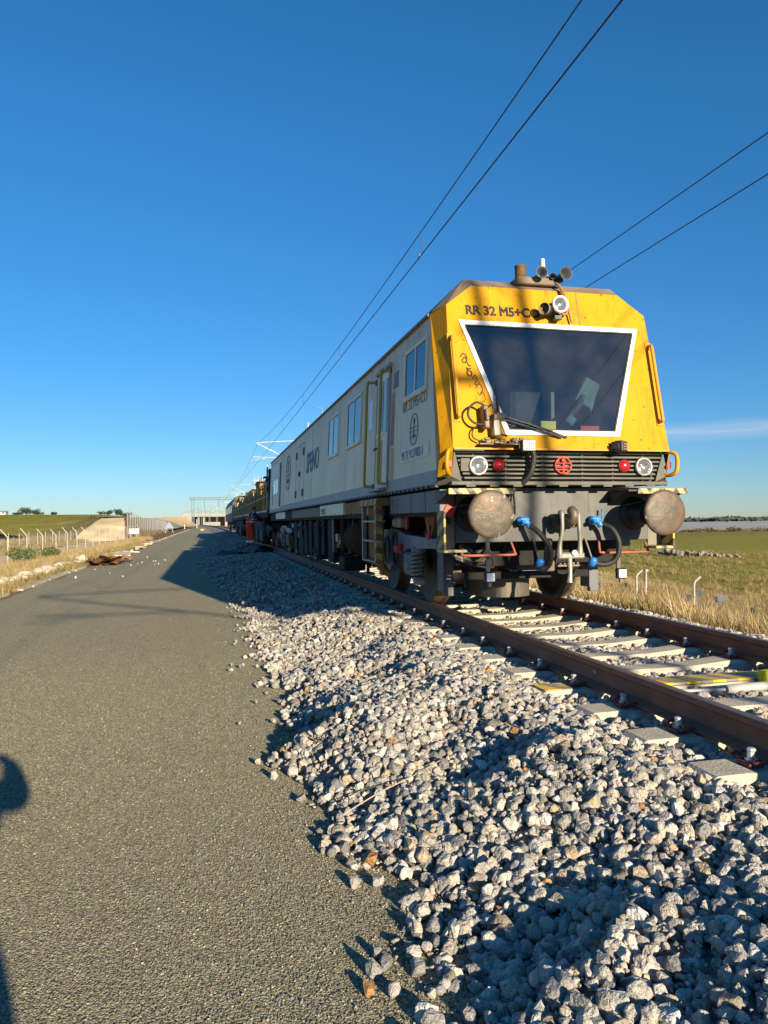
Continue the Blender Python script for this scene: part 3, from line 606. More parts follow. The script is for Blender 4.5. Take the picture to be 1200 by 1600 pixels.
for i in range(9):
    mb = MB(); nx, ny = 7, 9; w = rng.uniform(.35, .8); l = rng.uniform(.8, 1.9); ph = rng.uniform(0, 6, 4); vs = []
    for a in range(nx):
        for c in range(ny):
            u = (a/(nx-1)-.5)*w; v = (c/(ny-1)-.5)*l; vs.append((u+.05*math.sin(v*5+ph[0]), v, .08*math.sin(u*9+ph[1])*math.cos(v*6+ph[2])+.05*math.sin(v*13+ph[3])))
    Mx = Matrix.Translation((-7.25+rng.normal(0, .35), 29.4+rng.normal(0, .8), -.42+rng.uniform(0, .10))) @ Euler((rng.normal(0, .16), rng.normal(0, .16), rng.uniform(-.6, .9))).to_matrix().to_4x4()
    vs = [Mx @ Vector(v) for v in vs]; top_ = len(vs); vs += [v-Vector((0, 0, .02)) for v in vs]
    fs = [(a*ny+c, a*ny+c+1, (a+1)*ny+c+1, (a+1)*ny+c) for a in range(nx-1) for c in range(ny-1)]; fs += [tuple(top_+k for k in f[::-1]) for f in fs]
    mb.add(vs, fs); mb.build('sheet', M_debris, dh)

# ------------------------------------------------------------------ grasses
M_straw = mat('dry_straw', (.37, .27, .125), .9, var=.35, vscale=1.2); M_straw2 = mat('green_brown_blades', (.20, .165, .055), .9, var=.3, vscale=1.5); M_straw3 = mat('bleached_straw', (.50, .40, .23), .9, var=.3, vscale=1.4); M_leaf = mat('shrub_leaf', (.07, .10, .025), .7, var=.35, vscale=9); M_darkleaf = mat('dark_tree_leaf', (.035, .05, .02), .8, var=.4, vscale=1.2)
M_bark = mat('bark', (.12, .09, .06), .9, var=.3, vscale=6)
def tuft(k, nb, hh, spread, mats, width=.006):
    rs = np.random.default_rng(500+k); mb = MB()
    for i in range(nb):
        a = rs.uniform(0, 6.28); r_ = abs(rs.normal(0, spread)); x, y = r_*math.cos(a), r_*math.sin(a); hgt = hh*rs.uniform(.25, 1.1); an = a+rs.normal(0, .7); lean = rs.uniform(.1, .95)*hgt
        dx, dy = math.cos(an)*lean, math.sin(an)*lean; px_, py_ = -math.sin(an)*width*rs.uniform(.6, 1.4), math.cos(an)*width*rs.uniform(.6, 1.4)
        vs = [(x-px_, y-py_, -.03), (x+px_, y+py_, -.03), (x+dx*.35+px_*.8, y+dy*.35+py_*.8, hgt*.55), (x+dx*.35-px_*.8, y+dy*.35-py_*.8, hgt*.55), (x+dx, y+dy, hgt)]
        mb.add(vs, [(0, 1, 2, 3), (3, 2, 4)], 1 if rs.uniform() < .25 else 0)
    return mb.mesh('tuft', mats)
DRY = [tuft(k, 50, .60, .20, [M_straw, M_straw2] if k != 2 else [M_straw3, M_straw], .0055) for k in range(6)]
LOW = [tuft(20+k, 40, .26, .12, [M_straw2, M_straw], .006) for k in range(3)]
def grass(name, x0, x1, y0, y1, n, variants, smin, smax, seed, dens=None):
    rs = np.random.default_rng(seed); x = rs.uniform(x0, x1, n); y = y0+(y1-y0)*rs.uniform(0, 1, n)**1.25
    if dens is not None:
        k = rs.uniform(0, 1, n) < dens(x, y); x, y = x[k], y[k]
    n = len(x); P = np.stack([x, y, h(x, y)-.01], 1); s = rs.uniform(smin, smax, n)*(1+.25*wob(x, y, 2.5, 5)); s = np.clip(s, .15, 3)
    rot = np.stack([rs.normal(0, .12, n), rs.normal(0, .12, n), rs.uniform(0, 6.28, n)], 1)
    return scatter(name, P, rot, s, rs.integers(0, len(variants), n), [loose(name+'_source', v) for v in variants])
grass('dry_grass', 3.1, 17, 5, 46, 16000, DRY, .25, .82, 11, lambda x, y: .35+.65*sm((x-3.0)/2.0)-.85*sm((x-12)/5))
grass('meadow_grass', 9, 42, 14, 75, 5000, LOW, .5, 1.1, 12)
grass('verge_grass', -11.7, -8.5, 10, 75, 9000, DRY, .22, .55, 13, lambda x, y: sm((-8.3-x)/1.0)*(.55+.45*sm((-10-x)/1.5))*(1-.6*sm((y-42)/15)*sm((-10.0-x)/.8))*(1-.6*sm((-10.9-x)/.8)))
grass('kerb_weeds', -8.5, -7.75, 10, 60, 900, LOW, .4, .9, 14)
grass('track_scrub', -23, -17.4, 20, 110, 4500, LOW, .7, 1.6, 15)
def leaf_cloud(mb, c, rad, n, size, rs, m=0):
    for i in range(n):
        d = rs.normal(size=3); d /= np.linalg.norm(d); r_ = rs.uniform(.35, 1.0)**.5*(1+.22*math.sin(d[0]*5+c[0])+.18*math.sin(d[1]*7+c[1])); p = np.array(c)+d*np.array(rad)*r_
        a = Vector(rs.normal(size=3)).normalized(); b = a.orthogonal().normalized()*size*rs.uniform(.5, 1.3); a = a*size*rs.uniform(.8, 1.6); p = Vector(p)
        mb.add([p-a*.5, p+b*.4, p+a*.5, p-b*.4], [(0, 1, 2, 3)], m)
def bush(x, y, w, hh, label, n=700, size=.07, name='bush', mt=None, grp=None):
    z = float(h(x, y)); t = thing(name, (x, y, z), label, 'bush', grp); rs = np.random.default_rng(int(abs(x*37+y*11))); mb = MB()
    for k in range(5): leaf_cloud(mb, (x+rs.normal(0, w*.3), y+rs.normal(0, w*.35), z+hh*rs.uniform(.35, .75)), (w*.38, w*.4, hh*.38), n//5, size, rs)
    mb.build('foliage', mt or M_leaf, t); tb = MB()
    for k in range(4): tb.tube([(x, y, z-.05), (x+rs.normal(0, w*.2), y+rs.normal(0, w*.2), z+hh*.6)], [.02, .008], 5)
    tb.build('stem', M_bark, t); return t
bush(-10.6, 32.3, .9, .75, 'larger green shrub in the dry verge, by the third fence post'); bush(-10.4, 35.6, .7, .6, 'smaller green shrub behind the larger one in the dry verge'); bush(-10.7, 37.6, .6, .5, 'low green shrub at the far end of the shrub row in the verge')
bush(7.2, 9.9, .4, .9, 'spindly green weed standing in the dry grass at the picture edge', 160, .06)
def tree(x, y, w, hh, label, n=900, size=None, grp=None, z=None, name='tree', seed=0):
    z = float(h(x, y)) if z is None else z; t = thing(name, (x, y, z), label, 'tree', grp); rs = np.random.default_rng(int(abs(x*17+y*3))+seed); mb = MB(); size = size or w*.09
    for k in range(9): leaf_cloud(mb, (x+rs.normal(0, w*.22), y+rs.normal(0, w*.22), z+hh*rs.uniform(.22, .72)), (w*.26, w*.26, hh*.26), n//9, size, rs)
    mb.build('crown', M_darkleaf, t); tb = MB(); tb.tube([(x, y, z-.3), (x+.1, y, z+hh*.3), (x, y, z+hh*.55)], [w*.05, w*.035, w*.015], 6)
    for k in range(4):
        a = rs.uniform(0, 6.28); tb.tube([(x, y, z+hh*.3), (x+math.cos(a)*w*.25, y+math.sin(a)*w*.25, z+hh*.62)], [w*.02, w*.006], 5)
    tb.build('trunk', M_bark, t); return t

# ------------------------------------------------------------------ fences, bank, bridge
def bent_post(x, y, z, hh, arm, side, r=.03):
    return [(x, y, z-.3), (x, y, z+hh), (x+side*arm*.1, y, z+hh+arm*.12), (x+side*arm*.62, y, z+hh+arm*.75)]
fl = thing('wire_fence', (-12.5, 30, -1), 'pale wire mesh fence with bent post tops along the sandy track', 'fence')
FY = np.arange(26.2, 106, 3.75)
for y in FY:
    z = float(h(-12.5, y)); hh = .42-z+rng.normal(0, .03); MB().tube(bent_post(-12.5, y, z, hh, .5, -1), .026, 8).build('post', M_galv, fl)
mb = MB()
for k in range(6):
    zz = -.85+k*.25
    for a, b in zip(FY[:-1], FY[1:]): mb.tube([(-12.5, a, zz+rng.normal(0, .004)), (-12.5, (a+b)/2, zz-.008), (-12.5, b, zz)], .0022, 3, cap=False, sm=False)
for y in np.arange(26.2, 103, .25): mb.tube([(-12.5, y, -.9), (-12.5, y, .43)], .0018, 3, cap=False, sm=False)
for q in (.25, .5): mb.tube([(-12.5-q*.6, FY[0], .42+q*.7), (-12.5-q*.6, FY[-1], .42+q*.7)], .004, 3, cap=False)
mb.build('wire_netting', M_steel, fl, kind='stuff')
f2 = thing('wire_fence', (-19.2, 40, -.9), 'grey scrubby fence with small pale tags on the far side of the sandy track', 'fence')
M_tag = mat('pale_tag', (.36, .36, .35), .6)
for y in np.arange(36, 112, 3.4):
    z = float(h(-18.6, y)); MB().tube([(-18.6, y, z-.2), (-18.6, y, z+1.35)], .03, 6).build('post', M_galv, f2)
    MB().box(-18.56, -18.55, y+1.3, y+1.5, z+.75+rng.normal(0, .2), z+1.05).build('tag', M_tag, f2)
mb = MB()
for k in range(6):
    for y in np.arange(36, 108, 6): mb.tube([(-18.6, y, float(h(-18.6, y))+.2+k*.2), (-18.6, y+6, float(h(-18.6, y+6))+.2+k*.2)], .004, 3, cap=False)
for y in np.arange(36, 108, .4): mb.tube([(-18.6, y, float(h(-18.6, y))), (-18.6, y, float(h(-18.6, y))+1.25)], .004, 3, cap=False)
mb.build('wire_netting', M_steel, f2, kind='stuff')

def bank(name, P00, P10, P11, P01, n, m_, amp, material, seed):
    xs_, ys_ = np.linspace(0, 1, n), np.linspace(0, 1, m_); U, V = np.meshgrid(xs_, ys_)
    A = [np.array(p, float) for p in (P00, P10, P11, P01)]
    co = ((1-U)*(1-V))[..., None]*A[0]+(U*(1-V))[..., None]*A[1]+(U*V)[..., None]*A[2]+((1-U)*V)[..., None]*A[3]
    co[..., 2] += amp*wob(co[..., 0]+seed, co[..., 1], 2.2, 3)*np.minimum(1, 6*np.minimum(V, 1-V)+.3); co[..., 1] += amp*wob(co[..., 0], co[..., 2]*3+seed, 1.5, 5)
    me = grid_mesh(name, xs_, ys_, lambda a, c: np.zeros_like(a), material); me.vertices.foreach_set('co', co.astype(np.float32).ravel()); me.update(); return me
M_earth = mat('bare_earth', (.47, .365, .22), .95, var=.15, vscale=.6, dirt=(.30, .22, .12), dirt_amt=.4, dscale=.7, bump=.8, bscale=3)
M_earth2 = mat('stony_cutting', (.31, .27, .205), .95, var=.2, vscale=.3, dirt=(.23, .19, .12), dirt_amt=.5, dscale=.25, bump=.6, bscale=2)
M_ochre = mat('ochre_scrub', (.26, .18, .08), .95, var=.3, vscale=.8, dirt=(.16, .13, .06), dirt_amt=.5, dscale=.6, bump=.8, bscale=4)
for nm, pts, mt in (('earth_bank', ((-19.3, 92.5, -1.1), (-13.2, 95, -1.0), (-13.9, 101, 1.85), (-16.7, 101, 1.8)), M_earth), ('bank_top', ((-16.7, 100.8, 1.86), (-13.9, 100.8, 1.9), (-15, 175, 1.7), (-30, 175, 2.6)), M_ochre), ('bank_side', ((-13.9, 100.9, 1.88), (-13.2, 95.1, -1.0), (-12.2, 180, -.9), (-15, 175, 1.7)), M_ochre), ('bank_shoulder', ((-40, 96, 1.9), (-19.3, 92.5, -1.1), (-16.7, 100.9, 1.86), (-30, 175, 2.6)), M_ground)):
    o = bpy.data.objects.new(nm, bank(nm, *pts, 30, 24, .20, mt, len(nm))); COL.objects.link(o); o['kind'] = 'structure'
f3 = thing('wire_fence', (-13.2, 101, .5), 'tall dark mesh fence climbing the bare earth bank', 'fence'); mb = MB()
for i, y in enumerate(np.arange(100, 182, 3.2)):
    x = -13.45+.02*(y-100)*.5; z = np.interp(y, [96, 101, 120, 182], [-.3, .9, .2, -.5]); MB().tube(bent_post(x, y, z, 1.6, .5, -1), .05, 6).build('post', M_steel, f3)
    for k in range(7): mb.tube([(x, y, z+.15+k*.22), (x+.032, y+3.2, float(np.interp(y+3.2, [96, 101, 120, 182], [-.3, .9, .2, -.5]))+.15+k*.22)], .008, 3, cap=False)
    for k in range(8): mb.tube([(x+.004*k, y+.4*k, z), (x+.004*k, y+.4*k, z+1.6)], .008, 3, cap=False)
mb.build('wire_netting', M_steel, f3, kind='stuff')
sg = thing('notice_board', (-12.3, 96, -1), 'white notice board fixed on the fence by the earth bank', 'notice board')
MB().box(-12.9, -11.7, 95.95, 96.0, -.25, .42, .01).build('panel', mat('white_panel', (.42, .42, .41), .5), sg)
for x in (-12.7, -11.9): MB().tube([(x, 96.04, -1.2), (x, 96.04, .45)], .04, 6).build('leg', M_steel, sg)
for nm, pts, mt in (('cutting_slope', ((-13.0, 178, -.6), (-12.5, 380, -.5), (-26, 380, 3.2), (-21.5, 185, 2.2)), M_earth2), ('cutting_end', ((-32, 172, -.2), (-13.0, 178, -.6), (-21.5, 185, 2.2), (-38, 188, 2.4)), M_earth2), ('cutting_top', ((-38, 188, 2.4), (-21.5, 185, 2.2), (-26, 380, 3.2), (-60, 380, 4)), M_ochre), ('ramp_slope', ((-12, 330, -.6), (-8, 396, -.5), (-16, 400, 4.6), (-34, 340, 3.0)), M_sand)):
    o = bpy.data.objects.new(nm, bank(nm, *pts, 20, 14, .22, mt, len(nm))); COL.objects.link(o); o['kind'] = 'structure'
br = thing('overbridge', (0, 405, -.5), 'pale concrete road bridge crossing the railway far behind the train', 'bridge')
MB().box(-16, 40, 401, 411, 4.4, 5.5, .05).build('deck', M_white_conc, br); MB().box(-16, 40, 400.7, 401, 4.2, 5.9, .05).build('fascia', M_white_conc, br)
MB().box(-17.5, -11.5, 400, 412, -1, 4.4, .05).build('abutment', M_white_conc, br); MB().box(-11.5, 40, 411, 411.6, -.6, 4.4).build('wall', M_white_conc, br)
for x in (-8.0, -5.4, 6, 14): MB().box(x-.45, x+.45, 402, 410, -.8, 4.4, .05).build('pier', M_white_conc, br)
for k in range(20): MB().tube([(-16+k*2.8, 400.9, 5.9), (-16+k*2.8, 400.9, 7.2)], .07, 5).build('railing_post', M_steel, br)
for z in (6.4, 6.8, 7.2): MB().tube([(-16, 400.9, z), (40, 400.9, z)], .05, 5).build('rail', M_steel, br)

# ------------------------------------------------------------------ overhead line
MZ = 6.65
M_gantry = mat('far_gantry_steel', (.11, .12, .13), .6, .2); M_tubew = mat('bright_cantilever_tube', (.42, .42, .41), .4, .2)
def mast(y, label, grp='overhead line masts', lattice=True):
    ox = float(trackx(y)); t = thing('catenary_mast', (ox+3.88, y, -.7), label, 'mast', grp)
    if lattice:
        for x in (3.63, 4.13): MB().box(ox+x-.038, ox+x+.038, y-.10, y+.10, -.7, 8.2, .006).build('leg', M_steel, t)
        mb = MB()
        for k in range(11): mb.tube([(ox+3.65, y, -.3+k*.78), (ox+4.11, y, .05+k*.78), (ox+3.65, y, .48+k*.78)], .018, 5)
        mb.build('lacing', M_steel, t)
    else: MB().box(ox+3.75, ox+4.0, y-.12, y+.12, -.7, 8.2, .01).build('leg', M_steel, t)
    MB().box(ox+3.3, ox+4.4, y-.45, y+.45, -1.0, -.55, .03).build('footing', M_kerb, t)
    MB().tube([(ox+3.6, y, 6.95), (ox-.05, y, MZ+.05)], .032, 8).build('top_tube', M_tubew, t)
    MB().tube([(ox+3.6, y, 4.95), (ox+1.6, y, 5.85), (ox-.05, y, MZ)], .036, 8).build('bracket_tube', M_tubew, t)
    MB().tube([(ox+2.1, y, 5.63), (ox-.35, y, 5.68)], .026, 8).build('registration_tube', M_tubew, t)
    MB().tube([(ox-.5, y, 5.43), (ox+.6, y, 5.60)], .018, 8).build('steady_arm', M_tubew, t)
    for z in (4.95, 6.95): MB().lathe([(.03, 0), (.075, .05), (.05, .1), (.08, .15), (.05, .2), (.08, .25), (.05, .3), (.07, .35), (.03, .4)], (ox+3.58, y, z), (-1, 0, .12 if z < 6 else -.05), 10).build('insulator', mat('brown_insulator', (.15, .07, .04), .3), t)
    MB().box(ox+3.4, ox+4.3, y-.05, y+.05, 7.45, 7.55).build('feeder_arm', M_steel, t)
    return t
MY = [-73, -9.4, 54, 117, 181, 245, 309, 373]
for y, lab in zip(MY, ['steel lattice mast standing far behind the viewer', 'steel lattice mast with cantilever beside the track behind the viewer', 'steel mast whose bright cantilever shows above the pale coach', 'mast rising behind the yellow machine wagons', 'mast rising behind the last dark wagon', 'slim far mast just past the end of the train', 'slim far mast between portal and bridge', 'farthest slim mast, in front of the road bridge']): mast(y, lab)
def wire(name, f, y0, y1, step, r, label, cat='overhead wire', grp='overhead wires'):
    yy = np.arange(y0, y1+.1, step); P = [f(float(y)) for y in yy]
    return solo(MB().tube(P, r, 6), name, M_wire, P[0], label, cat, grp)
def mess(y):
    k = np.searchsorted(MY, y)-1; k = max(0, min(k, len(MY)-2)); a, b = MY[k], MY[k+1]; u = (y-(a+b)/2)/((b-a)/2); return (float(trackx(y)), y, 5.78+(MZ-5.78)*u*u)
def cont(y):
    k = np.interp(y, MY, [(-1)**i*.12 for i in range(len(MY))]); return (float(trackx(y)+k), y, 5.43)
wc_ = wire('contact_wire', cont, -73, 373, 3.0, .0095, 'lower of the paired overhead wires above the train'); wm_ = wire('messenger_wire', mess, -73, 373, 2.0, .0085, 'upper sagging wire of the pair above the train')
for a, b in zip(MY[:-1], MY[1:]):
    for y in np.arange(a+5.4, b-3, 8.0):
        p = mess(y); q = cont(y); o = MB().tube([p, ((p[0]+q[0])/2+.004, y+.01, (p[2]+q[2])/2), q], .005, 5).build('dropper', M_wire, wm_)
        if y < 60: MB().box(q[0]-.012, q[0]+.012, y-.02, y+.02, q[2]-.01, q[2]+.05).build('dropper_clamp', M_wire, o)
wire('feeder_wire', lambda y: (3.62+float(trackx(y)), y, 6.02+.0*y), -73, 373, 8, .008, 'upper of the two single wires at the right of the sky'); wire('feeder_wire', lambda y: (3.60+float(trackx(y)), y, 5.47), -73, 373, 8, .008, 'lower of the two single wires at the right of the sky')
pt = thing('portal_gantry', (-8.6, 262, -.6), 'steel portal gantry spanning the tracks in the far distance', 'gantry')
for x in (-8.7, 9.5):
    for dx in (0, .7): MB().box(x+dx-.1, x+dx+.1, 261.8, 262.2, -.8, 9.6).build('leg', M_gantry, pt)
for z in (8.9, 9.7): MB().box(-9.6, 10.5, 261.85, 262.15, z-.09, z+.09).build('chord', M_gantry, pt)
mb = MB()
for k in range(20): mb.tube([(-9.4+k, 262, 8.9), (-8.9+k, 262, 9.7), (-8.4+k, 262, 8.9)], .06, 4)
mb.build('lacing', M_gantry, pt)
for x in (-4.5, .2, 4.8): MB().tube([(x, 262, 8.9), (x, 262, 5.8)], .07, 5).build('drop_post', M_gantry, pt)
for i, (x, y, hh) in enumerate([(-7.0, 300, 8), (-6.2, 340, 8.2), (-9.4, 350, 8), (-4.6, 375, 8.2), (-10.6, 385, 8.4), (-2.4, 330, 8.0)]):
    t = thing('line_pole', (x, y, -.6), ['slim pole, leftmost beneath the portal gantry', 'slim pole second from the portal leg', 'slim pole behind the portal leg', 'slim pole in front of the bridge wall', 'slim pole by the bridge abutment', 'slim pole closest to the end of the train'][i], 'pole', 'poles beyond the train')
    MB().box(x-.1, x+.1, y-.1, y+.1, -.8, hh).build('shaft', M_gantry, t); MB().box(x-1.6, x+.1, y-.06, y+.06, hh-1.6, hh-1.45).build('arm', M_gantry, t)
M_wp = mat('white_paint', (.45, .45, .43), .5)
for x, y, hh, lab in ((-6.4, 215, 2.6, 'tall thin white marker post by the far track'), (-9.0, 190, 1.1, 'short white marker post at the far road edge')):
    t = thing('marker_post', (x, y, -.5), lab, 'marker post'); MB().box(x-.09, x+.09, y-.09, y+.09, -.6, -.5+hh, .01).build('shaft', M_wp, t); MB().box(x-.13, x+.13, y-.13, y+.13, -.62, -.42).build('foot', M_kerb, t)
rs_ = thing('road_sign', (-9.2, 118, -.5), 'blue and white folding sign standing at the verge far along the road', 'road sign')
MB().prism([(-9.9, 118, .25), (-8.5, 118, .25), (-9.2, 118, 1.3)], (0, .04, 0)).build('sign_face', mat('pale_blue_sign', (.17, .22, .30), .5), rs_)
for s_ in (-1, 1): MB().tube([(-9.2+s_*.6, 118.1, -.5), (-9.2+s_*.2, 118.05, .9)], .04, 5).build('leg', M_wp, rs_)
yb = thing('sand_bag', (-4.6, 152, -.5), 'bright yellow sack lying on the far road', 'sack'); mb = MB(); mb.lathe([(0, -.35), (.1, -.3), (.17, -.15), (.18, .05), (.14, .25), (.05, .33), (0, .35)], (-4.6, 152, -.36), (1, .3, .1), 10); mb.build('sack_body', mat('yellow_sack', (.75, .52, .08), .7), yb); MB().tube([(-4.3, 152.1, -.33), (-4.15, 152.15, -.28)], [.05, .08], 7).build('neck', mat('sack_neck', (.6, .42, .08), .7), yb)

# ------------------------------------------------------------------ right hand side
fr_ = thing('wire_fence', (9.8, 20, -2), 'field fence with bent pale posts and grey plates in the dry grass', 'fence')
for y in (18.5, 21.4, 24.4, 27.4, 30.5):
    z = float(h(9.8, y)); MB().tube([(9.8, y, z-.2), (9.8, y, -.88), (9.83, y, -.80), (9.98, y-.05, -.66)], .034, 8).build('post', M_galv, fr_)
M_plate = mat('blue_grey_plate', (.22, .26, .31), .45, .2)
for i in range(46):
    y = 11.5+rng.uniform(0, 23); z = -2+rng.choice([.62, .85, 1.08])+rng.normal(0, .03); s_ = .085*rng.uniform(.85, 1.15)
    M = Matrix.Translation((9.72+rng.normal(0, .01), y, z)) @ Euler((rng.normal(0, .12), rng.normal(0, .1), R(-62)+rng.normal(0, .25))).to_matrix().to_4x4()
    MB().box(-s_, s_, -.004, .004, -s_, s_, .003, M=M).build('plate', M_plate, fr_)
mb = MB()
for z in (.4, .78, 1.05): mb.tube([(9.76, 6, -2+z), (9.76, 36, -2+z)], .003, 4)
mb.build('wire_strand', M_steel, fr_)
t = thing('wooden_stake', (12.4, 25, -2), 'thin leaning wooden stake at the edge of the meadow', 'stake'); MB().tube([(12.4, 25, -2.3), (12.52, 25.1, -.95)], [.045, .035], 6).build('shaft', M_galv, t); MB().box(12.46, 12.58, 25.05, 25.15, -.99, -.93).build('cap', M_galv, t)
# heap of field stones
hp = thing('stone_heap', (35, 52.5, -2), 'long heap of grey field stones lying out in the green meadow', 'stone heap')
M_fst = mat('grey_field_stone', (.22, .19, .145), .9, var=.3, vscale=2); FST = []
for k in range(6):
    m_ = RST[k].copy(); m_.materials.clear(); m_.materials.append(M_fst); FST.append(m_)
for k in range(110):
    u = rng.beta(1.3, 1.8); x = 33.0+4.4*u+rng.normal(0, .15); y = 55.2-5.4*u+rng.normal(0, .45); s = rng.uniform(.25, .62)*(1-.35*u); z = float(h(x, y))+rng.uniform(0, .55)*(1-u)**.8
    inst('stone', FST[k % 6], tuple(np.array((x, y, z))-np.array(ORG[hp.name])), hp, tuple(rng.uniform(0, 6, 3)), (s, s, s*.75))
# solar farm
M_pv = mat('solar_panel_glass', (.155, .165, .185), .5, .0, var=.1, vscale=.02)
for i, (y0, zz) in enumerate([(330, -6.2), (352, -6.0), (378, -5.9), (410, -5.7), (450, -5.5), (500, -5.3), (560, -5.1)]):
    t = thing('solar_panel_row', (250, y0, zz), 'long row of blue grey solar panels, ' + (ONES[i+1] if i else 'nearest') + ' beyond the hedge' + (' from the front' if i else ''), 'solar panels', 'rows of the solar farm')
    mb = MB(); lg = MB()
    for x in np.arange(60, 560, 25):
        M = Matrix.Translation((x+12.2, y0, zz+1.2)) @ Euler((R(-58), 0, 0)).to_matrix().to_4x4()
        MB().box(-12, 12, -.05, .05, -2.2, 2.2, M=M).build('panel', M_pv, t); lg.tube([(x+3, y0+.2, zz-2), (x+3, y0, zz+1.9)], .1, 4); lg.tube([(x+20, y0+.2, zz-2), (x+20, y0, zz+1.9)], .1, 4)
    lg.build('leg', M_steel, t)
HX = [188, 193.5, 198.5, 207, 219, 226]
M_hedge = mat('olive_hedge_leaf', (.13, .11, .04), .85, var=.4, vscale=.3)
for i, (x, y, w, hh) in enumerate([(HX[1], 265, 9, 2.6), (HX[2], 266, 7, 2.1), (HX[3], 264, 5.5, 3.0), (HX[4], 265, 9, 2.8), (HX[5], 264, 7, 2.3), (HX[5]+9, 263, 7, 2.2), (HX[0], 266, 6, 2.0), (HX[5]+18, 262, 9, 2.6)]):
    bush(x, y, w, hh, ['broad olive bush, first in the hedge right of the buffer', 'low olive bush next to the broad one', 'tall roundish bush standing alone in front of the solar panels', 'wide bush in the right part of the field hedge', 'medium bush towards the end of the field hedge', 'low bush near the end of the field hedge', 'small bush half hidden by the buffer disc', 'last bush of the field hedge at the picture edge'][i], 800, .6, 'hedge_bush', M_hedge, 'bushes along the field edge')
# far wood and left skyline
M_wood = mat('far_wood_leaf', (.055, .072, .045), .9, var=.35, vscale=.05)
mb = MB(); rs = np.random.default_rng(3)
for k in range(520):
    a = rs.uniform(R(27), R(60)); d = rs.uniform(800, 1000); x, y = d*math.sin(a), d*math.cos(a); hh = (4.5+.75*(math.degrees(a)-34))*rs.uniform(.75, 1.1)*(1+.18*math.sin(a*43)+.12*math.sin(a*97)); hh = min(max(hh, 3.5), 11); leaf_cloud(mb, (x, y, -7.0+hh*.5), (9, 9, hh*.52), 55, 4.2, rs)
wd = mb.build('far_wood', M_wood, None, kind='stuff')
TL = [(-134.5, 600, 8.5, 6.2, 'large round dark tree on the left skyline of the green hill'), (-129.8, 604, 7, 4.8, 'smaller tree merging with the large round tree on the skyline'), (-126.4, 606, 5, 3.4, 'lowest tree of the skyline clump on the hill'), (-114.8, 600, 5.5, 2.6, 'low lone dark shrub like tree on the crest of the green hill'), (-82, 604, 5, 3.0, 'dark tree left of the earth bank on the skyline'), (-77.3, 606, 6.5, 4.4, 'taller dark tree above the earth bank on the skyline'), (-71, 604, 8, 5.6, 'tallest dark tree above the earth bank on the skyline'), (-64.2, 602, 6.5, 4.2, 'dark tree behind the tall mesh fence'), (-49, 604, 6, 3.2, 'small dark tree above the far cutting'), (-33, 606, 6, 3.6, 'small dark tree left of the road bridge')]
for x, y, w, hh, lab in TL: tree(x, y, w, hh, lab, 700, grp='trees on the skyline', seed=5)
x, y = -151, 600; z = float(h(x, y)); t = thing('white_farmhouse', (x, y, z), 'low white farmhouse at the left end of the skyline', 'house')
MB().box(x-6, x+3.5, y-4, y+4, z-1, z+2.2, .05).build('wall', M_wp, t); rf = MB().prism([(x-6.4, y-4.4, z+2.2), (x-6.4, y+4.4, z+2.2), (x-6.4, y, z+3.1)], (10.3, 0, 0)).build('roof', mat('terracotta', (.42, .22, .12), .8), t)
for q in (-4, -1, 2): w_ = MB().box(x+q-.6, x+q+.6, y-4.06, y-3.99, z+.9, z+2.0).build('window', mat('dark_window', (.05, .06, .07), .2), t)
for i, (x, y, w) in enumerate([(-143, 603, 5), (-139.5, 604, 4)]): bush(x, y, w, 1.7, ['dark shrub beside the white farmhouse', 'dark low shrub between farmhouse and round tree'][i], 260, .7, 'skyline_bush', M_darkleaf)

# ------------------------------------------------------------------ people
def skin(name, pts, edges, material, parent, off, rotz, sub=2):
    """pts: {key: (x, y, z, r)}; grown along edges"""
    ks = list(pts); me = bpy.data.meshes.new(name); Mz = Matrix.Rotation(rotz, 4, 'Z')
    me.from_pydata([tuple(Mz @ Vector(pts[k][:3])) for k in ks], [(ks.index(a), ks.index(b)) for a, b in edges], []); me.materials.append(material)
    o = bpy.data.objects.new(name, me); COL.objects.link(o); o.modifiers.new('skin', 'SKIN')
    for i, k in enumerate(ks):
        sv = me.skin_vertices[0].data[i]; rr = pts[k][3]; sv.radius = rr if isinstance(rr, tuple) else (rr, rr); sv.use_root = (i == 0)
    s_ = o.modifiers.new('sub', 'SUBSURF'); s_.levels = sub; s_.render_levels = sub
    for p_ in me.polygons: p_.use_smooth = True
    o.modifiers['skin'].use_smooth_shade = True
    o.parent = parent; ORG[o.name] = ORG[parent.name]; return o
M_skin = mat('skin', (.45, .27, .19), .6); M_hair = mat('short_brown_hair', (.17, .10, .07), .8); M_boot = mat('black_boot', (.03, .028, .026), .6)
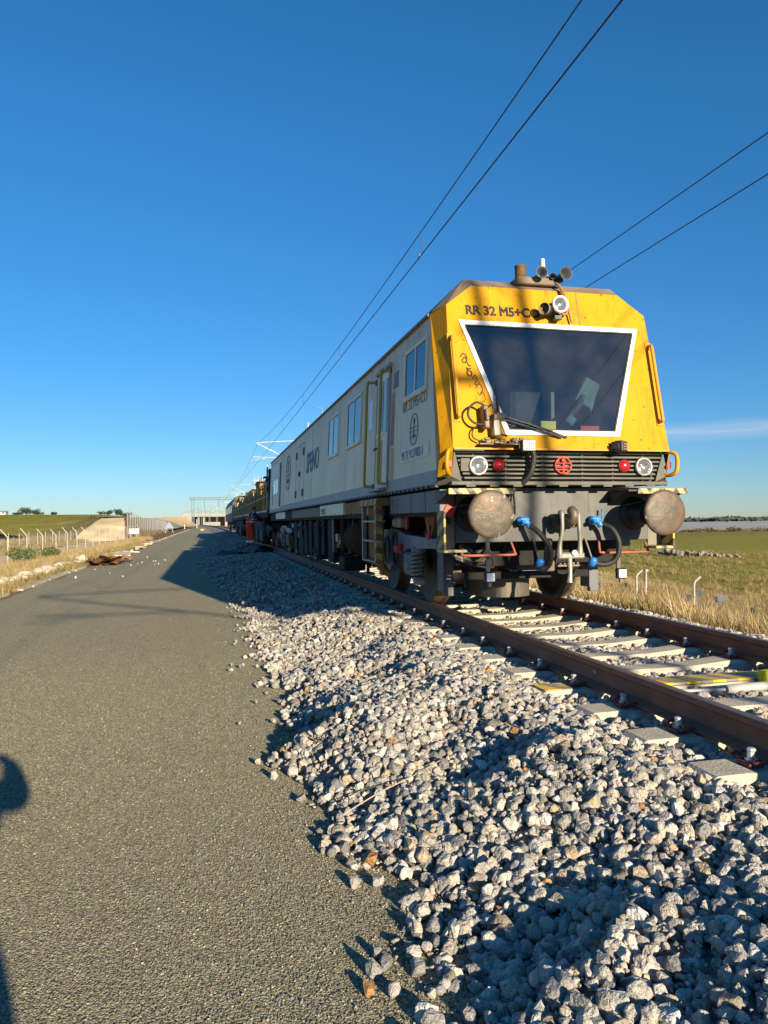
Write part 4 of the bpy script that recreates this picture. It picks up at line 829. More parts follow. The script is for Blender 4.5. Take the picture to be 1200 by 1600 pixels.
def person(loc, rotz, label, pose, trouser, jacket, shoulder=None, band=None):
    t = thing('person', loc, label, 'person'); J = {}
    lean = .10 if pose == 'reach' else 0
    J['pelvis'] = (0, 0, .96, (.13, .16)); J['spine'] = (.03+lean*.4, 0, 1.14, (.115, .145)); J['chest'] = (.05+lean, 0, 1.34, (.12, .175)); J['neck'] = (.06+lean*1.4, 0, 1.50, .058); J['jaw'] = (.085+lean*1.6, 0, 1.575, .07); J['head'] = (.08+lean*1.7, 0, 1.66, (.098, .08)); J['crown'] = (.07+lean*1.7, 0, 1.735, (.07, .055))
    E_ = [('pelvis', 'spine'), ('spine', 'chest'), ('chest', 'neck'), ('neck', 'jaw'), ('jaw', 'head'), ('head', 'crown')]
    for s_, n in ((1, 'l'), (-1, 'r')):
        J['hip'+n] = (0, s_*.095, .90, .10); J['knee'+n] = (.035, s_*.115+.0, .50, .06); J['ankle'+n] = (-.01, s_*.12, .10, .042); J['toe'+n] = (.15, s_*.135, .035, .036)
        if pose == 'reach': sh = (.05+lean, s_*.185, 1.425, .066); el = (.22+lean, s_*.25, 1.20, .047); wr = (.42+lean, s_*.15, 1.14, .031); hd = (.50+lean, s_*.12, 1.14, (.036, .022))
        else: sh = (.05, s_*.185, 1.42, .066); el = (.20, s_*.245, 1.36, .06); wr = (.38, s_*.16, 1.50, .033); hd = (.44, s_*.09, 1.50, (.036, .022))
        J['sh'+n], J['el'+n], J['wr'+n], J['hand'+n] = sh, el, wr, hd
        E_ += [('pelvis', 'hip'+n), ('hip'+n, 'knee'+n), ('knee'+n, 'ankle'+n), ('ankle'+n, 'toe'+n), ('chest', 'sh'+n), ('sh'+n, 'el'+n), ('el'+n, 'wr'+n), ('wr'+n, 'hand'+n)]
        for f in range(5):
            if f < 4: a = (hd[0]+.045, hd[1]+(f-1.5)*.019, hd[2]+.01, .009); b = (hd[0]+.075-(f == 3)*.012, hd[1]+(f-1.5)*.018-s_*.006, hd[2]-.012, .008)
            else: a = (hd[0]+.005, hd[1]-s_*.035, hd[2]+.012, .010); b = (hd[0]+.035, hd[1]-s_*.045, hd[2]+.018, .009)
            J[f'fa{f}'+n], J[f'fb{f}'+n] = a, b; E_ += [('hand'+n, f'fa{f}'+n), (f'fa{f}'+n, f'fb{f}'+n)]
    skin('body', J, E_, M_skin, t, loc, rotz)
    def sub(keys, grow, extra=()):
        d = {}
        for k in keys:
            x, y, z, r_ = J[k]; d[k] = (x, y, z, tuple(v+grow for v in r_) if isinstance(r_, tuple) else r_+grow)
        return d, [e for e in E_ if e[0] in d and e[1] in d]
    d, e = sub(['pelvis', 'hipl', 'hipr', 'kneel', 'kneer', 'anklel', 'ankler'], .045); d['waist'] = (.02, 0, 1.06, (.15, .18)); e.append(('pelvis', 'waist')); tr = skin('trousers', d, e, trouser, t, loc, rotz)
    d, e = sub(['spine', 'chest', 'shl', 'shr', 'ell', 'elr', 'wrl', 'wrr'], .022); d['hem'] = (.01, 0, .93, (.17, .205)); d['collar'] = (J['neck'][0]-.01, 0, 1.485, .075); e += [('spine', 'hem'), ('chest', 'collar')]; jk = skin('jacket', d, e, jacket, t, loc, rotz)
    Mz = Matrix.Translation(loc) @ Matrix.Rotation(rotz, 4, 'Z')
    def put(mb, name, mt, par): mb.v = [tuple(Mz @ Vector(v)) for v in mb.v]; return mb.build(name, mt, par)
    H = J['head']; mb = MB(); mb.lathe([(.0, .105), (.06, .095), (.095, .06), (.108, .0), (.10, -.035), (.085, -.045)], (H[0]-.02, 0, H[2]+.01), (-.25, 0, 1), 16); put(mb, 'hair', M_hair, t)
    for s_ in (1, -1):
        mb = MB(); mb.lathe([(0, -.012), (.022, -.008), (.028, 0), (.018, .01), (0, .012)], (H[0]-.0, s_*.088, H[2]-.02), (0, 1, .1), 8); put(mb, 'ear', M_skin, t)
        mb = MB(); mb.lathe([(0, -.01), (.010, -.004), (.011, .004), (0, .01)], (H[0]+.092, s_*.032, H[2]), (1, 0, 0), 8); put(mb, 'eye', M_boot, t)
        n = 'l' if s_ > 0 else 'r'; A = J['ankle'+n]; T = J['toe'+n]; mb = MB(); mb.tube([(A[0]-.05, A[1], .05), (A[0]+.03, A[1], .06), (T[0], T[1], .045), (T[0]+.06, T[1], .035)], [.05, .056, .05, .03], 10); mb.tube([(A[0], A[1], .03), (A[0], A[1], .2)], [.05, .056], 10); put(mb, 'boot', M_boot, t)
    mb = MB(); mb.tube([(H[0]+.085, 0, H[2]+.01), (H[0]+.115, 0, H[2]-.03), (H[0]+.09, 0, H[2]-.04)], [.01, .017, .008], 8); put(mb, 'nose', M_skin, t)
    mb = MB(); mb.box(H[0]+.075, H[0]+.092, -.025, .025, H[2]-.075, H[2]-.065, .003); put(mb, 'mouth', mat('lips', (.35, .13, .11), .6), t)
    if band is not None:
        def loop(c, a, b, z0, z1, name):
            mb = MB(); n = 28; vs = []
            for z in (z0, z1):
                for k in range(n): an = 2*math.pi*k/n; vs.append((c[0]+a*math.cos(an), c[1]+b*math.sin(an), z))
            mb.add(vs, [(k, (k+1) % n, n+(k+1) % n, n+k) for k in range(n)], 0, True); put(mb, name, band, jk if 'torso' in name else tr)
        loop((.035+lean*.3, 0), .20, .245, 1.07, 1.12, 'torso_band'); loop((.045+lean*.55, 0), .19, .238, 1.17, 1.22, 'torso_band')
        for s_ in (1, -1): loop((0, s_*.118), .098, .098, .18, .27, 'ankle_band')
        d = {'hem': (.01, 0, .98, (.19, .225)), 'belly': (.03+lean*.3, 0, 1.14, (.185, .225)), 'bib': (.05+lean*.85, 0, 1.39, (.14, .21))}
        skin('orange_bib', d, [('hem', 'belly'), ('belly', 'bib')], shoulder, t, loc, rotz)
        for s_ in (1, -1): mb = MB(); mb.tube(spline([(-.09+lean, s_*.12, 1.28), (-.07+lean, s_*.12, 1.42), (.0+lean, s_*.11, 1.505), (.1+lean, s_*.11, 1.47)], 4), .018, 6); put(mb, 'brace', band, t)
    return t
M_orange = mat('hi_vis_orange', (1.0, .06, .003), .7, var=.12, vscale=9, bump=.3, bscale=18); M_navy = mat('navy_jersey', (.02, .025, .06), .8); M_refl = mat('silver_reflective_band', (.80, .78, .74), .4); M_dark = mat('dark_jacket', (.03, .035, .045), .8); M_jean = mat('dark_jeans', (.04, .05, .08), .85)
person((-1.72, 33.3, -.06), R(38), 'worker in orange hi vis overalls reaching towards the machine wagon', 'reach', M_orange, M_navy, M_orange, M_refl)
person((-3.50, -.66, -.5), R(90), 'photographer in dark clothes holding up a phone, casting the shadow at the road edge', 'phone', M_jean, M_dark)
# mats where the worker stands
M_mat = mat('black_rubber_mat', (.028, .027, .025), .75, var=.3, vscale=4, dirt=(.10, .09, .075), dirt_amt=.4)
for i, (x, y, a, arch, w, l, lab) in enumerate([(-1.55, 30.4, .2, .30, 1.0, 1.9, 'arched black rubber mat with an open end facing the viewer'), (-2.3, 32.0, -.3, .08, 1.1, 1.7, 'flat black rubber mat half under the worker'), (-2.55, 30.6, .5, .12, .8, 1.4, 'smaller curled black rubber mat at the ballast foot'), (-1.65, 33.4, .1, .05, 1.2, 1.5, 'black rubber mat directly beneath the worker')]):
    mb = MB(); n, m_ = 14, 10; vs = []
    for k in (0, 1):
        for u in range(n):
            for v in range(m_):
                uu = u/(n-1)*2-1; vv = v/(m_-1)*2-1; vs.append((uu*w/2*(1-.1*arch), vv*l/2, arch*(1-uu*uu)+.02*math.sin(vv*5+i)+.02*math.sin(uu*6+vv*3)-.03*k))
    Q = n*m_; fs = []
    for u in range(n-1):
        for v in range(m_-1): f = (u*m_+v, u*m_+v+1, (u+1)*m_+v+1, (u+1)*m_+v); fs += [f, tuple(Q+q for q in f[::-1])]
    for u in range(n-1): fs += [(u*m_, (u+1)*m_, Q+(u+1)*m_, Q+u*m_), (u*m_+m_-1, Q+u*m_+m_-1, Q+(u+1)*m_+m_-1, (u+1)*m_+m_-1)]
    for v in range(m_-1): fs += [(v, Q+v, Q+v+1, v+1), ((n-1)*m_+v, (n-1)*m_+v+1, Q+(n-1)*m_+v+1, Q+(n-1)*m_+v)]
    mb.add(vs, fs, 0, False); me = mb.mesh('rubber_mat', M_mat); z = float(bal(x, y)) if i != 3 else -.13
    o = inst('rubber_mat', me, (x, y, z+.02), None, (0, 0, a)); tag(o, lab, 'rubber mat', 'rubber mats by the worker')

# ------------------------------------------------------------------ the train: materials
M_yel = mat('cab_yellow', (.55, .262, .001), .6, 0, var=.05, vscale=1.5, dirt=(.30, .13, .015), dirt_amt=.42, dscale=1.6, streak=True, spots=(.20, .10, .02), spot_scale=21, spot_th=.665, spec=.18)
M_yelb = mat('handrail_yellow', (.52, .24, .004), .5, 0, var=.12, vscale=8, dirt=(.30, .17, .04), dirt_amt=.35, dscale=9)
M_yeld = mat('handrail_mustard', (.50, .34, .03), .5, 0, var=.12, vscale=8)
M_side = mat('weathered_cream_paint', (.77, .635, .44), .5, 0, var=.07, vscale=.8, dirt=(.50, .40, .27), dirt_amt=.42, dscale=.8, streak=True, spots=(.16, .13, .10), spot_scale=9, spot_th=.765)
nt_ = M_side.node_tree; bs_ = nt_.nodes['Principled BSDF']; old_ = bs_.inputs['Base Color'].links[0].from_socket
tc_ = nt_.nodes.new('ShaderNodeTexCoord'); sp_ = nt_.nodes.new('ShaderNodeSeparateXYZ'); nt_.links.new(tc_.outputs['Object'], sp_.inputs[0]); mp_ = nt_.nodes.new('ShaderNodeMapping'); mp_.inputs['Scale'].default_value = (3, 3, .25); nt_.links.new(tc_.outputs['Object'], mp_.inputs[0])
no_ = nt_.nodes.new('ShaderNodeTexNoise'); no_.inputs['Scale'].default_value = 1.3; no_.inputs['Detail'].default_value = 7; no_.inputs['Roughness'].default_value = .7; nt_.links.new(mp_.outputs[0], no_.inputs['Vector'])
ma_ = nt_.nodes.new('ShaderNodeMapRange'); ma_.inputs[1].default_value = 2.2; ma_.inputs[2].default_value = 3.4; nt_.links.new(sp_.outputs['Z'], ma_.inputs[0])
mb_ = nt_.nodes.new('ShaderNodeMath'); mb_.operation = 'MULTIPLY'; nt_.links.new(ma_.outputs[0], mb_.inputs[0]); mc_ = nt_.nodes.new('ShaderNodeMapRange'); mc_.inputs[1].default_value = .3; mc_.inputs[2].default_value = .62; nt_.links.new(no_.outputs['Fac'], mc_.inputs[0]); nt_.links.new(mc_.outputs[0], mb_.inputs[1])
mx_ = nt_.nodes.new('ShaderNodeMix'); mx_.data_type = 'RGBA'; nt_.links.new(mb_.outputs[0], mx_.inputs[0]); nt_.links.new(old_, mx_.inputs[6]); mx_.inputs[7].default_value = (.42, .33, .215, 1); nt_.links.new(mx_.outputs[2], bs_.inputs['Base Color'])
M_door = mat('pale_door_paint', (.80, .71, .55), .5, 0, var=.05, dirt=(.42, .35, .25), dirt_amt=.3, dscale=1.2, streak=True)
M_band = mat('grey_lower_band', (.33, .34, .34), .6, 0, var=.08, dirt=(.42, .38, .3), dirt_amt=.4, dscale=1.5, streak=True)
M_roof = mat('brown_grimy_roof', (.20, .15, .10), .8, 0, var=.2, vscale=2, dirt=(.33, .22, .09), dirt_amt=.45, dscale=2.2)
M_hs = mat('headstock_grey', (.078, .08, .077), .55, 0, var=.14, vscale=3, dirt=(.12, .115, .10), dirt_amt=.4, dscale=3, streak=True, spots=(.25, .24, .22), spot_scale=16, spot_th=.76)
M_grille = mat('grille_olive_grey', (.085, .082, .066), .6, 0, var=.15, vscale=6, dirt=(.14, .12, .09), dirt_amt=.4)
M_black = mat('black_paint', (.018, .018, .02), .5, 0, var=.25, vscale=6, dirt=(.07, .06, .05), dirt_amt=.3)
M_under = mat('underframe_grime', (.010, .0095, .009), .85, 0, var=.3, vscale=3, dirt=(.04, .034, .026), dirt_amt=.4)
M_panel = mat('dark_slate_panel', (.125, .137, .155), .55, 0, var=.12, vscale=3, dirt=(.11, .10, .085), dirt_amt=.35, streak=True)
M_bogie = mat('bogie_blue_grey', (.15, .20, .255), .5, 0, var=.15, vscale=4, dirt=(.05, .045, .04), dirt_amt=.55, dscale=3)
M_rust = mat('rust_brown', (.33, .155, .042), .8, 0, var=.25, vscale=5, dirt=(.12, .055, .02), dirt_amt=.5)
M_rubber = mat('black_rubber_hose', (.022, .021, .02), .6, var=.2, vscale=12)
M_red = mat('red_reflector', (.62, .01, .01), .2, 0, var=.05, coat=.6)
M_redp = mat('red_paint', (.62, .05, .03), .5, var=.15, vscale=20)
M_redb = mat('red_brown_bar', (.33, .09, .055), .7, var=.15)
M_blue = mat('blue_valve_paint', (.015, .19, .55), .4, var=.25, vscale=18)
M_silver = mat('worn_silver_steel', (.26, .245, .21), .45, .3, var=.3, vscale=9, dirt=(.14, .09, .05), dirt_amt=.4, dscale=9)
M_white = mat('white_frame_paint', (.80, .79, .76), .45, var=.05, dirt=(.5, .45, .36), dirt_amt=.15, dscale=6)
M_chrome = mat('chrome_reflector', (.60, .61, .62), .16, .9, var=.15, vscale=30)
M_disc = mat('buffer_disc_steel', (.088, .070, .050), .52, .15, var=.4, vscale=7, dirt=(.15, .075, .025), dirt_amt=.5, dscale=5, bump=.35, bscale=14, spots=(.34, .31, .27), spot_scale=9, spot_th=.64)
M_tread = mat('wheel_tread_steel', (.30, .22, .15), .38, .7, var=.25, vscale=8)
M_wheel = mat('wheel_face', (.035, .033, .03), .6, .2, var=.3, vscale=6)
M_hazf = stripe_mat('hazard_stripes_front', (.42, .33, .12), (.05, .045, .04), 7.2, (1, 0, .7), wear=(.42, .38, .28), wear_amt=.55)
M_hazs = stripe_mat('hazard_stripes_side', (.42, .36, .08), (.035, .032, .03), 6.5, (.0, .5, 1), wear=(.25, .2, .1), wear_amt=.5)
M_hazb = stripe_mat('hazard_stripes_ladder', (.42, .30, .07), (.10, .06, .03), 6.0, (.3, .6, 1), wear=(.25, .13, .05), wear_amt=.6)
M_lgt = mat('lamp_white_diffuser', (.85, .86, .88), .3, var=.03)
M_txt = mat('black_lettering', (.02, .018, .015), .6); M_txb = mat('faded_blue_lettering', (.14, .20, .31), .7, var=.2, vscale=9, dirt=(.45, .42, .36), dirt_amt=.25, dscale=6); M_txf = mat('very_faded_lettering', (.20, .225, .27), .7, var=.2, vscale=9, dirt=(.48, .45, .38), dirt_amt=.5, dscale=5)
M_glass = glass_mat('windscreen_glass', (.50, .57, .58), 2.1, .012, .045, (.74, .97, 1, 1))
M_sideglass = mat('dark_side_glass', (.01, .03, .055), .03, var=.2); M_sideglass.node_tree.nodes['Principled BSDF'].inputs['IOR'].default_value = 1.5
for l_ in list(M_sideglass.node_tree.nodes['Principled BSDF'].inputs['Roughness'].links): M_sideglass.node_tree.links.remove(l_)
M_sideglass.node_tree.nodes['Principled BSDF'].inputs['Roughness'].default_value = .03
M_lens = glass_mat('lamp_lens', (.95, .95, .95), 1.5, .03)

def SX(z): return -1.3+.0437*(z-1.37)
def FY_(z): return 6.95+.2267*(z-1.73)
def wside(u, y, z): return (SX(z)-u, y, z)
def wfront(x, w, z): return (x, FY_(z)-w, z)
T = thing('grinding_coach', (0, 9.5, 0), 'pale cream rail coach with bright yellow cab front and trapezoid windscreen', 'rail vehicle')
Y1 = 27.9
# shell
mb = MB(); fl_ = lambda x, z: (x, 7.155+(z-1.37)*.215, z)
for s_ in (-1, 1):
    a, b = fl_(s_*1.3, 1.37), fl_(s_*1.22, 3.2); ys_ = np.linspace(0, 1, 10)
    L0 = [(a[0], a[1]*(1-t)+Y1*t, a[2]) for t in ys_]; L1 = [(b[0], b[1]*(1-t)+Y1*t, b[2]) for t in ys_]; n = len(L0)
    mb.add(L0+L1, [(i, i+1, n+i+1, n+i) for i in range(n-1)])
mb.add([(-1.3, Y1, 1.37), (1.3, Y1, 1.37), (1.22, Y1, 3.2), (.86, Y1, 3.5), (-.86, Y1, 3.5), (-1.22, Y1, 3.2)], [range(6)])
mb.add([(-1.3, 7.15, 1.372), (1.3, 7.15, 1.372), (1.3, Y1, 1.372), (-1.3, Y1, 1.372)], [range(4)])
shell = mb.build('body_shell', M_side, T)
mb = MB(); fr_t = [(-1.137, 7.288, 3.223), (-.846, 7.340, 3.452), (.846, 7.340, 3.452), (1.137, 7.288, 3.223)]
r1 = [(-1.228, 7.54, 3.205), (-.87, 7.52, 3.572), (.87, 7.52, 3.572), (1.228, 7.54, 3.205)]; r2 = [(x, Y1, z) for x, _, z in r1]
mb.add(fr_t+r1, [(i, i+1, 4+i+1, 4+i) for i in range(3)]); mb.add(r1+r2, [(i, i+1, 4+i+1, 4+i) for i in range(3)]); roof = mb.build('roof', M_roof, T)
mb = MB()
for s_ in (-1, 1): mb.tube([(s_*1.235, 7.58, 3.19), (s_*1.235, Y1, 3.19)], .018, 6)
mb.build('gutter', M_roof, roof)
MB().tube([(-.9, 17.3, 3.45), (-.9, 17.3, 3.66), (-1.1, 17.2, 3.67)], .012, 6).build('roof_bracket', M_steel, roof)
# cab front with the windscreen opening
mb = MB(); F = [(-1.196, 1.715), (-1.137, 3.223), (-.846, 3.452), (.846, 3.452), (1.137, 3.223), (1.196, 1.715)]; Wn = [(-1.0, 3.045), (1.0, 3.045), (.61, 1.88), (-.61, 1.88)]
P = [wfront(x, 0, z) for x, z in F+Wn]
mb.add(P, [(0, 1, 2, 6, 9), (2, 3, 7, 6), (3, 4, 5, 8, 7), (5, 0, 9, 8)])
Wi = [(x*.985, wfront(x, -.06, z)[1], z) for x, z in Wn]; mb.add([wfront(x, 0, z) for x, z in Wn]+Wi, [(i, (i+1) % 4, 4+(i+1) % 4, 4+i) for i in range(4)])
cab = mb.build('cab_front', M_yel, T)
mb = MB()
for s_ in (-1, 1):
    f0, f1 = wfront(s_*1.196, 0, 1.715), wfront(s_*1.137, 0, 3.223); b0, b1 = (s_*1.287, 7.075, 1.715), (s_*1.227, 7.56, 3.205); mb.add([f0, f1, b1, b0], [(0, 1, 2, 3)])
    mb.add([f0, b0, (s_*1.298, 7.14, 1.44), (s_*1.19, 7.02, 1.44)], [(0, 1, 2, 3)]); mb.add([b0, b1, (s_*1.2205, 7.565, 3.2), (s_*1.2885, 7.16, 1.6), (s_*1.3, 7.165, 1.44), (s_*1.298, 7.14, 1.44)], [range(6)])
    mb.build('cab_corner', M_yel, T); mb = MB()
MB().box(.345, .352, .001, .004, 3.06, 3.44, m=0).build('panel_seam', M_roof, cab, warp=wfront)
MB().box(-1.19, 1.19, -.004, .012, 1.700, 1.722, .003).build('lower_lip', M_yelb, cab, warp=wfront)
# windscreen
mb = MB(); O_ = [(-1.022, 3.062), (1.022, 3.062), (.632, 1.856), (-.632, 1.856)]; I_ = [(-.965, 3.015), (.965, 3.015), (.59, 1.905), (-.59, 1.905)]
mb.add([(x, .014, z) for x, z in O_+I_]+[(x, -.01, z) for x, z in O_+I_], [(i, (i+1) % 4, 4+(i+1) % 4, 4+i) for i in range(4)]+[(i, (i+1) % 4, 8+(i+1) % 4, 8+i) for i in range(4)]+[(4+i, 4+(i+1) % 4, 12+(i+1) % 4, 12+i) for i in range(4)])
wf = mb.build('windscreen_frame', M_white, T, warp=wfront)
J_ = [(-.950, 3.004), (.950, 3.004), (.580, 1.916), (-.580, 1.916)]; MB().add([(x, .008, z) for x, z in I_+J_]+[(x, -.006, z) for x, z in J_], [(i, (i+1) % 4, 4+(i+1) % 4, 4+i) for i in range(4)]+[(4+i, 4+(i+1) % 4, 8+(i+1) % 4, 8+i) for i in range(4)]).build('rubber_seal', M_rubber, wf, warp=wfront)
MB().add([(x*1.01, -.004, z) for x, z in I_], [range(4)]).build('windscreen', M_glass, T, warp=wfront)
# cab interior seen through the glass
M_int = mat('cab_interior_grey', (.20, .24, .25), .8); M_intd = mat('cab_dark_trim', (.04, .045, .05), .8)
MB().box(-1.2, 1.2, 9.0, 9.04, 1.4, 3.2).build('bulkhead', M_int, T); MB().box(-1.2, 1.2, 7.3, 9.0, 1.40, 1.45).build('cab_floor', M_intd, T); MB().box(-.84, .84, 7.6, 9.0, 3.40, 3.42).build('cab_ceiling', M_int, T)
ds = MB().box(-.62, 1.0, 7.12, 7.65, 1.45, 1.90, .05).build('driving_desk', M_intd, T)
se = MB().box(.15, .62, 8.25, 8.75, 1.85, 1.97, .04).build('driver_seat', M_intd, T); MB().box(.17, .60, 8.68, 8.80, 1.97, 2.65, .05).build('seat_back', M_intd, se); MB().box(.25, .5, 8.68, 8.78, 2.68, 2.88, .04).build('headrest', M_intd, se)
MB().box(-.155, .015, 7.17, 7.19, 1.91, 2.03, .002).build('yellow_paper', mat('yellow_paper', (.72, .66, .12), .8), ds); MB().box(.28, .50, 7.14, 7.18, 1.905, 1.985, .004).build('red_binder', mat('red_binder', (.55, .06, .05), .6), ds)
M_teal = mat('teal_screen_back', (.05, .15, .19), .6); MB().box(.47, .70, 7.50, 7.54, 2.25, 2.55, .01, M=Matrix.Translation((.58, 7.52, 2.4)) @ Euler((0, .5, 0)).to_matrix().to_4x4() @ Matrix.Translation((-.58, -7.52, -2.4))).build('monitor', M_teal, ds)
MB().tube([(.60, 7.5, 1.9), (.62, 7.52, 2.3)], .025, 8).build('monitor_post', M_int, ds); MB().box(.20, .30, 7.3, 7.33, 2.02, 2.12, .01, M=Matrix.Translation((.25, 7.3, 2.05)) @ Euler((0, .7, 0)).to_matrix().to_4x4() @ Matrix.Translation((-.25, -7.3, -2.05))).build('notepad', M_teal, ds)
MB().tube([(.22, 7.35, 2.06), (.42, 7.42, 2.24), (.50, 7.5, 2.36)], .03, 8).build('gooseneck', M_intd, ds); MB().box(.27, .31, 7.8, 7.86, 1.9, 2.45).build('pillar_trim', M_int, ds)
MB().tube([(-.62, 8.05, 2.83), (-.30, 8.6, 3.14)], .035, 8).build('strip_lamp', mat('pale_lamp_cover', (.7, .7, .6), .5), T)
# lettering and graffiti on the front
th = math.atan(.2267); MF = lambda x, z, w: Matrix.Translation(wfront(x, w, z)) @ Matrix(((1, 0, 0, 0), (0, math.sin(th), -math.cos(th), 0), (0, math.cos(th), math.sin(th), 0), (0, 0, 0, 1)))
text_part('front_lettering', 'RR 32 M5+CO', .142, MF(-.935, 3.135, .003), M_txt, T, xs=.95, ext=.001, spacing=1.0, bold=.0055)
gm = MB(); M_graf = mat('black_marker_scrawl', (.07, .045, .01), .7)
def scr(pts, r=.0075): gm.tube(spline([(x, .002, z) for x, z in pts], 6), r, 5)
scr([(-1.035, 2.66), (-1.0, 2.70), (-.965, 2.655), (-.99, 2.60), (-1.02, 2.62), (-.985, 2.66), (-.96, 2.58), (-.93, 2.57)]); scr([(-.985, 2.55), (-.96, 2.52), (-.93, 2.50), (-.945, 2.46), (-.975, 2.48), (-.97, 2.54), (-.93, 2.535)])
scr([(-.93, 2.43), (-.90, 2.47), (-.875, 2.42), (-.91, 2.38), (-.88, 2.37), (-.855, 2.40)], .005); scr([(-.90, 2.34), (-.86, 2.38), (-.83, 2.33), (-.855, 2.27), (-.89, 2.29)], .005); scr([(-.87, 2.25), (-.84, 2.30), (-.81, 2.24), (-.83, 2.19), (-.86, 2.20)], .004)
gm.build('graffiti_scrawl', M_graf, cab, warp=wfront)
# front handrails
for s_ in (-1, 1):
    hb = MB(); x = s_*1.128; hb.tube(spline([(x, 0, 2.02), (x, .055, 2.03), (x, .07, 2.07), (x, .07, 2.45), (x, .07, 2.82), (x, .055, 2.86), (x, 0, 2.87)], 4), .0185, 10); hr = hb.build('front_handrail', M_yelb, T, warp=wfront)
    for z in (2.02, 2.87): MB().box(x-.035, x+.035, 0, .012, z-.04, z+.04, .004).build('rail_foot', M_yelb, hr, warp=wfront)
    gb = MB(); gx = s_*1.235; gb.tube(spline([(s_*1.20, 7.02, 1.70), (s_*1.235, 6.95, 1.695), (s_*1.262, 6.92, 1.66), (s_*1.272, 6.92, 1.58), (s_*1.262, 6.93, 1.49), (s_*1.235, 6.98, 1.46), (s_*1.20, 7.06, 1.46)], 4), .021, 10)
    g_ = gb.build('corner_grab_rail', M_yelb, T); MB().box(s_*1.22-.025, s_*1.22+.025, 6.99, 7.02, 1.53, 1.60, .004).build('small_red_marker', M_redp, g_); MB().tube([(s_*1.17, 7.06, 1.52), (s_*1.22, 7.0, 1.56)], .015, 6).build('marker_arm', M_black, g_)
# top lamp, cable, roof equipment
def lamp(name, c, d, r, depth, par, rim=M_white, housing=M_black):
    d = Vector(d).normalized(); c = Vector(c); o = MB().lathe([(0, depth), (r*.55, depth), (r*.9, depth*.55), (r*1.02, 0.012)], c, -d, 24).build(name, housing, par)
    MB().lathe([(r*.80, -.014), (r*.86, .012), (r*1.04, .010), (r*1.06, -.02), (r*.98, -.03)], c, d, 28).build('rim', rim, o)
    MB().lathe([(0, -r*.38), (r*.35, -r*.32), (r*.65, -r*.16), (r*.82, 0)], c, d, 24).build('reflector', M_chrome, o); MB().lathe([(0, .012), (r*.5, .009), (r*.80, .0)], c, d, 24).build('lens', M_lens, o); MB().lathe([(0, -.02), (r*.12, -.03), (r*.12, -r*.33)], c, d, 10).build('bulb', M_lgt, o); return o
tl = lamp('top_headlight', (.055, 7.11, 3.245), (0.03, -1, .02), .086, .12, T)
MB().tube([(.0, 7.20, 3.225), (-.06, 7.175, 3.20), (-.10, 7.15, 3.195)], [.055, .058, .058], 16).build('side_lamp_can', M_black, tl); MB().lathe([(.03, .0), (.062, .0), (.066, .02), (.06, .035)], (-.10, 7.15, 3.195), (-.75, -.65, -.05), 18).build('can_ring', M_roof, tl)
MB().box(.01, .10, 7.16, 7.25, 3.10, 3.16, .006).build('lamp_bracket', M_black, tl); MB().tube([(.055, 7.2, 3.12), (.055, 7.17, 3.2)], .016, 8).build('bracket_stem', M_black, tl)
MB().tube(spline([(.10, 7.40, 3.57), (.14, 7.33, 3.52), (.165, 7.27, 3.42), (.185, 7.255, 3.30), (.19, 7.235, 3.21), (.155, 7.20, 3.17), (.10, 7.18, 3.16)], 5), .014, 8).build('lamp_cable', M_rust, T); MB().tube(spline([(.11, 7.40, 3.57), (.155, 7.33, 3.51), (.19, 7.28, 3.40), (.21, 7.25, 3.25), (.235, 7.22, 3.09)], 5), .012, 8).build('second_cable', M_roof, T)
MB().box(-.31, .12, 7.36, 7.72, 3.52, 3.60, .01).build('roof_plate', M_roof, T)
eb = MB(); eb.lathe([(.066, 3.56), (.066, 3.60), (.060, 3.605), (.060, 3.715), (.064, 3.72), (.064, 3.74), (.05, 3.745), (.048, 3.66), (0, 3.66)], (-.235, 7.46, 0), (0, 0, 1), 20); eb.build('exhaust_stub', mat('rusty_exhaust', (.12, .065, .022), .75, .1, var=.3, vscale=14), T)
an = MB().lathe([(.03, 3.56), (.03, 3.64), (.055, 3.645), (.055, 3.665), (.026, 3.67), (.026, 3.82), (.022, 3.835), (0, 3.84)], (.025, 7.46, 0), (0, 0, 1), 16).build('antenna', mat('pale_antenna', (.52, .48, .42), .6), T); MB().box(-.03, .08, 7.42, 7.50, 3.565, 3.64, .01).build('antenna_mount', M_black, an)
M_horn = mat('horn_grey_metal', (.10, .11, .12), .45, .3, var=.15)
for x, y, z, r, d in ((-.07, 7.28, 3.625, .062, (-.12, -1, .02)), (.20, 7.26, 3.625, .072, (.12, -1, .02)), (.085, 7.34, 3.615, .036, (.02, -1, .04))):
    o = MB().lathe([(r*.35, -.16), (r*.38, -.12), (r*.5, -.06), (r*.78, -.02), (r, 0), (r*1.03, .006), (r*.97, .004), (r*.72, -.025), (r*.45, -.065), (r*.2, -.10), (0, -.10)], (x, y, z), d, 24).build('horn', M_horn, T)
    MB().lathe([(0, -.25), (r*.5, -.25), (r*.55, -.2), (r*.4, -.155)], (x, y, z), d, 14).build('horn_driver', M_black, o)
MB().box(.02, .22, 7.36, 7.42, 3.565, 3.60, .006).build('horn_bracket', M_black, T)
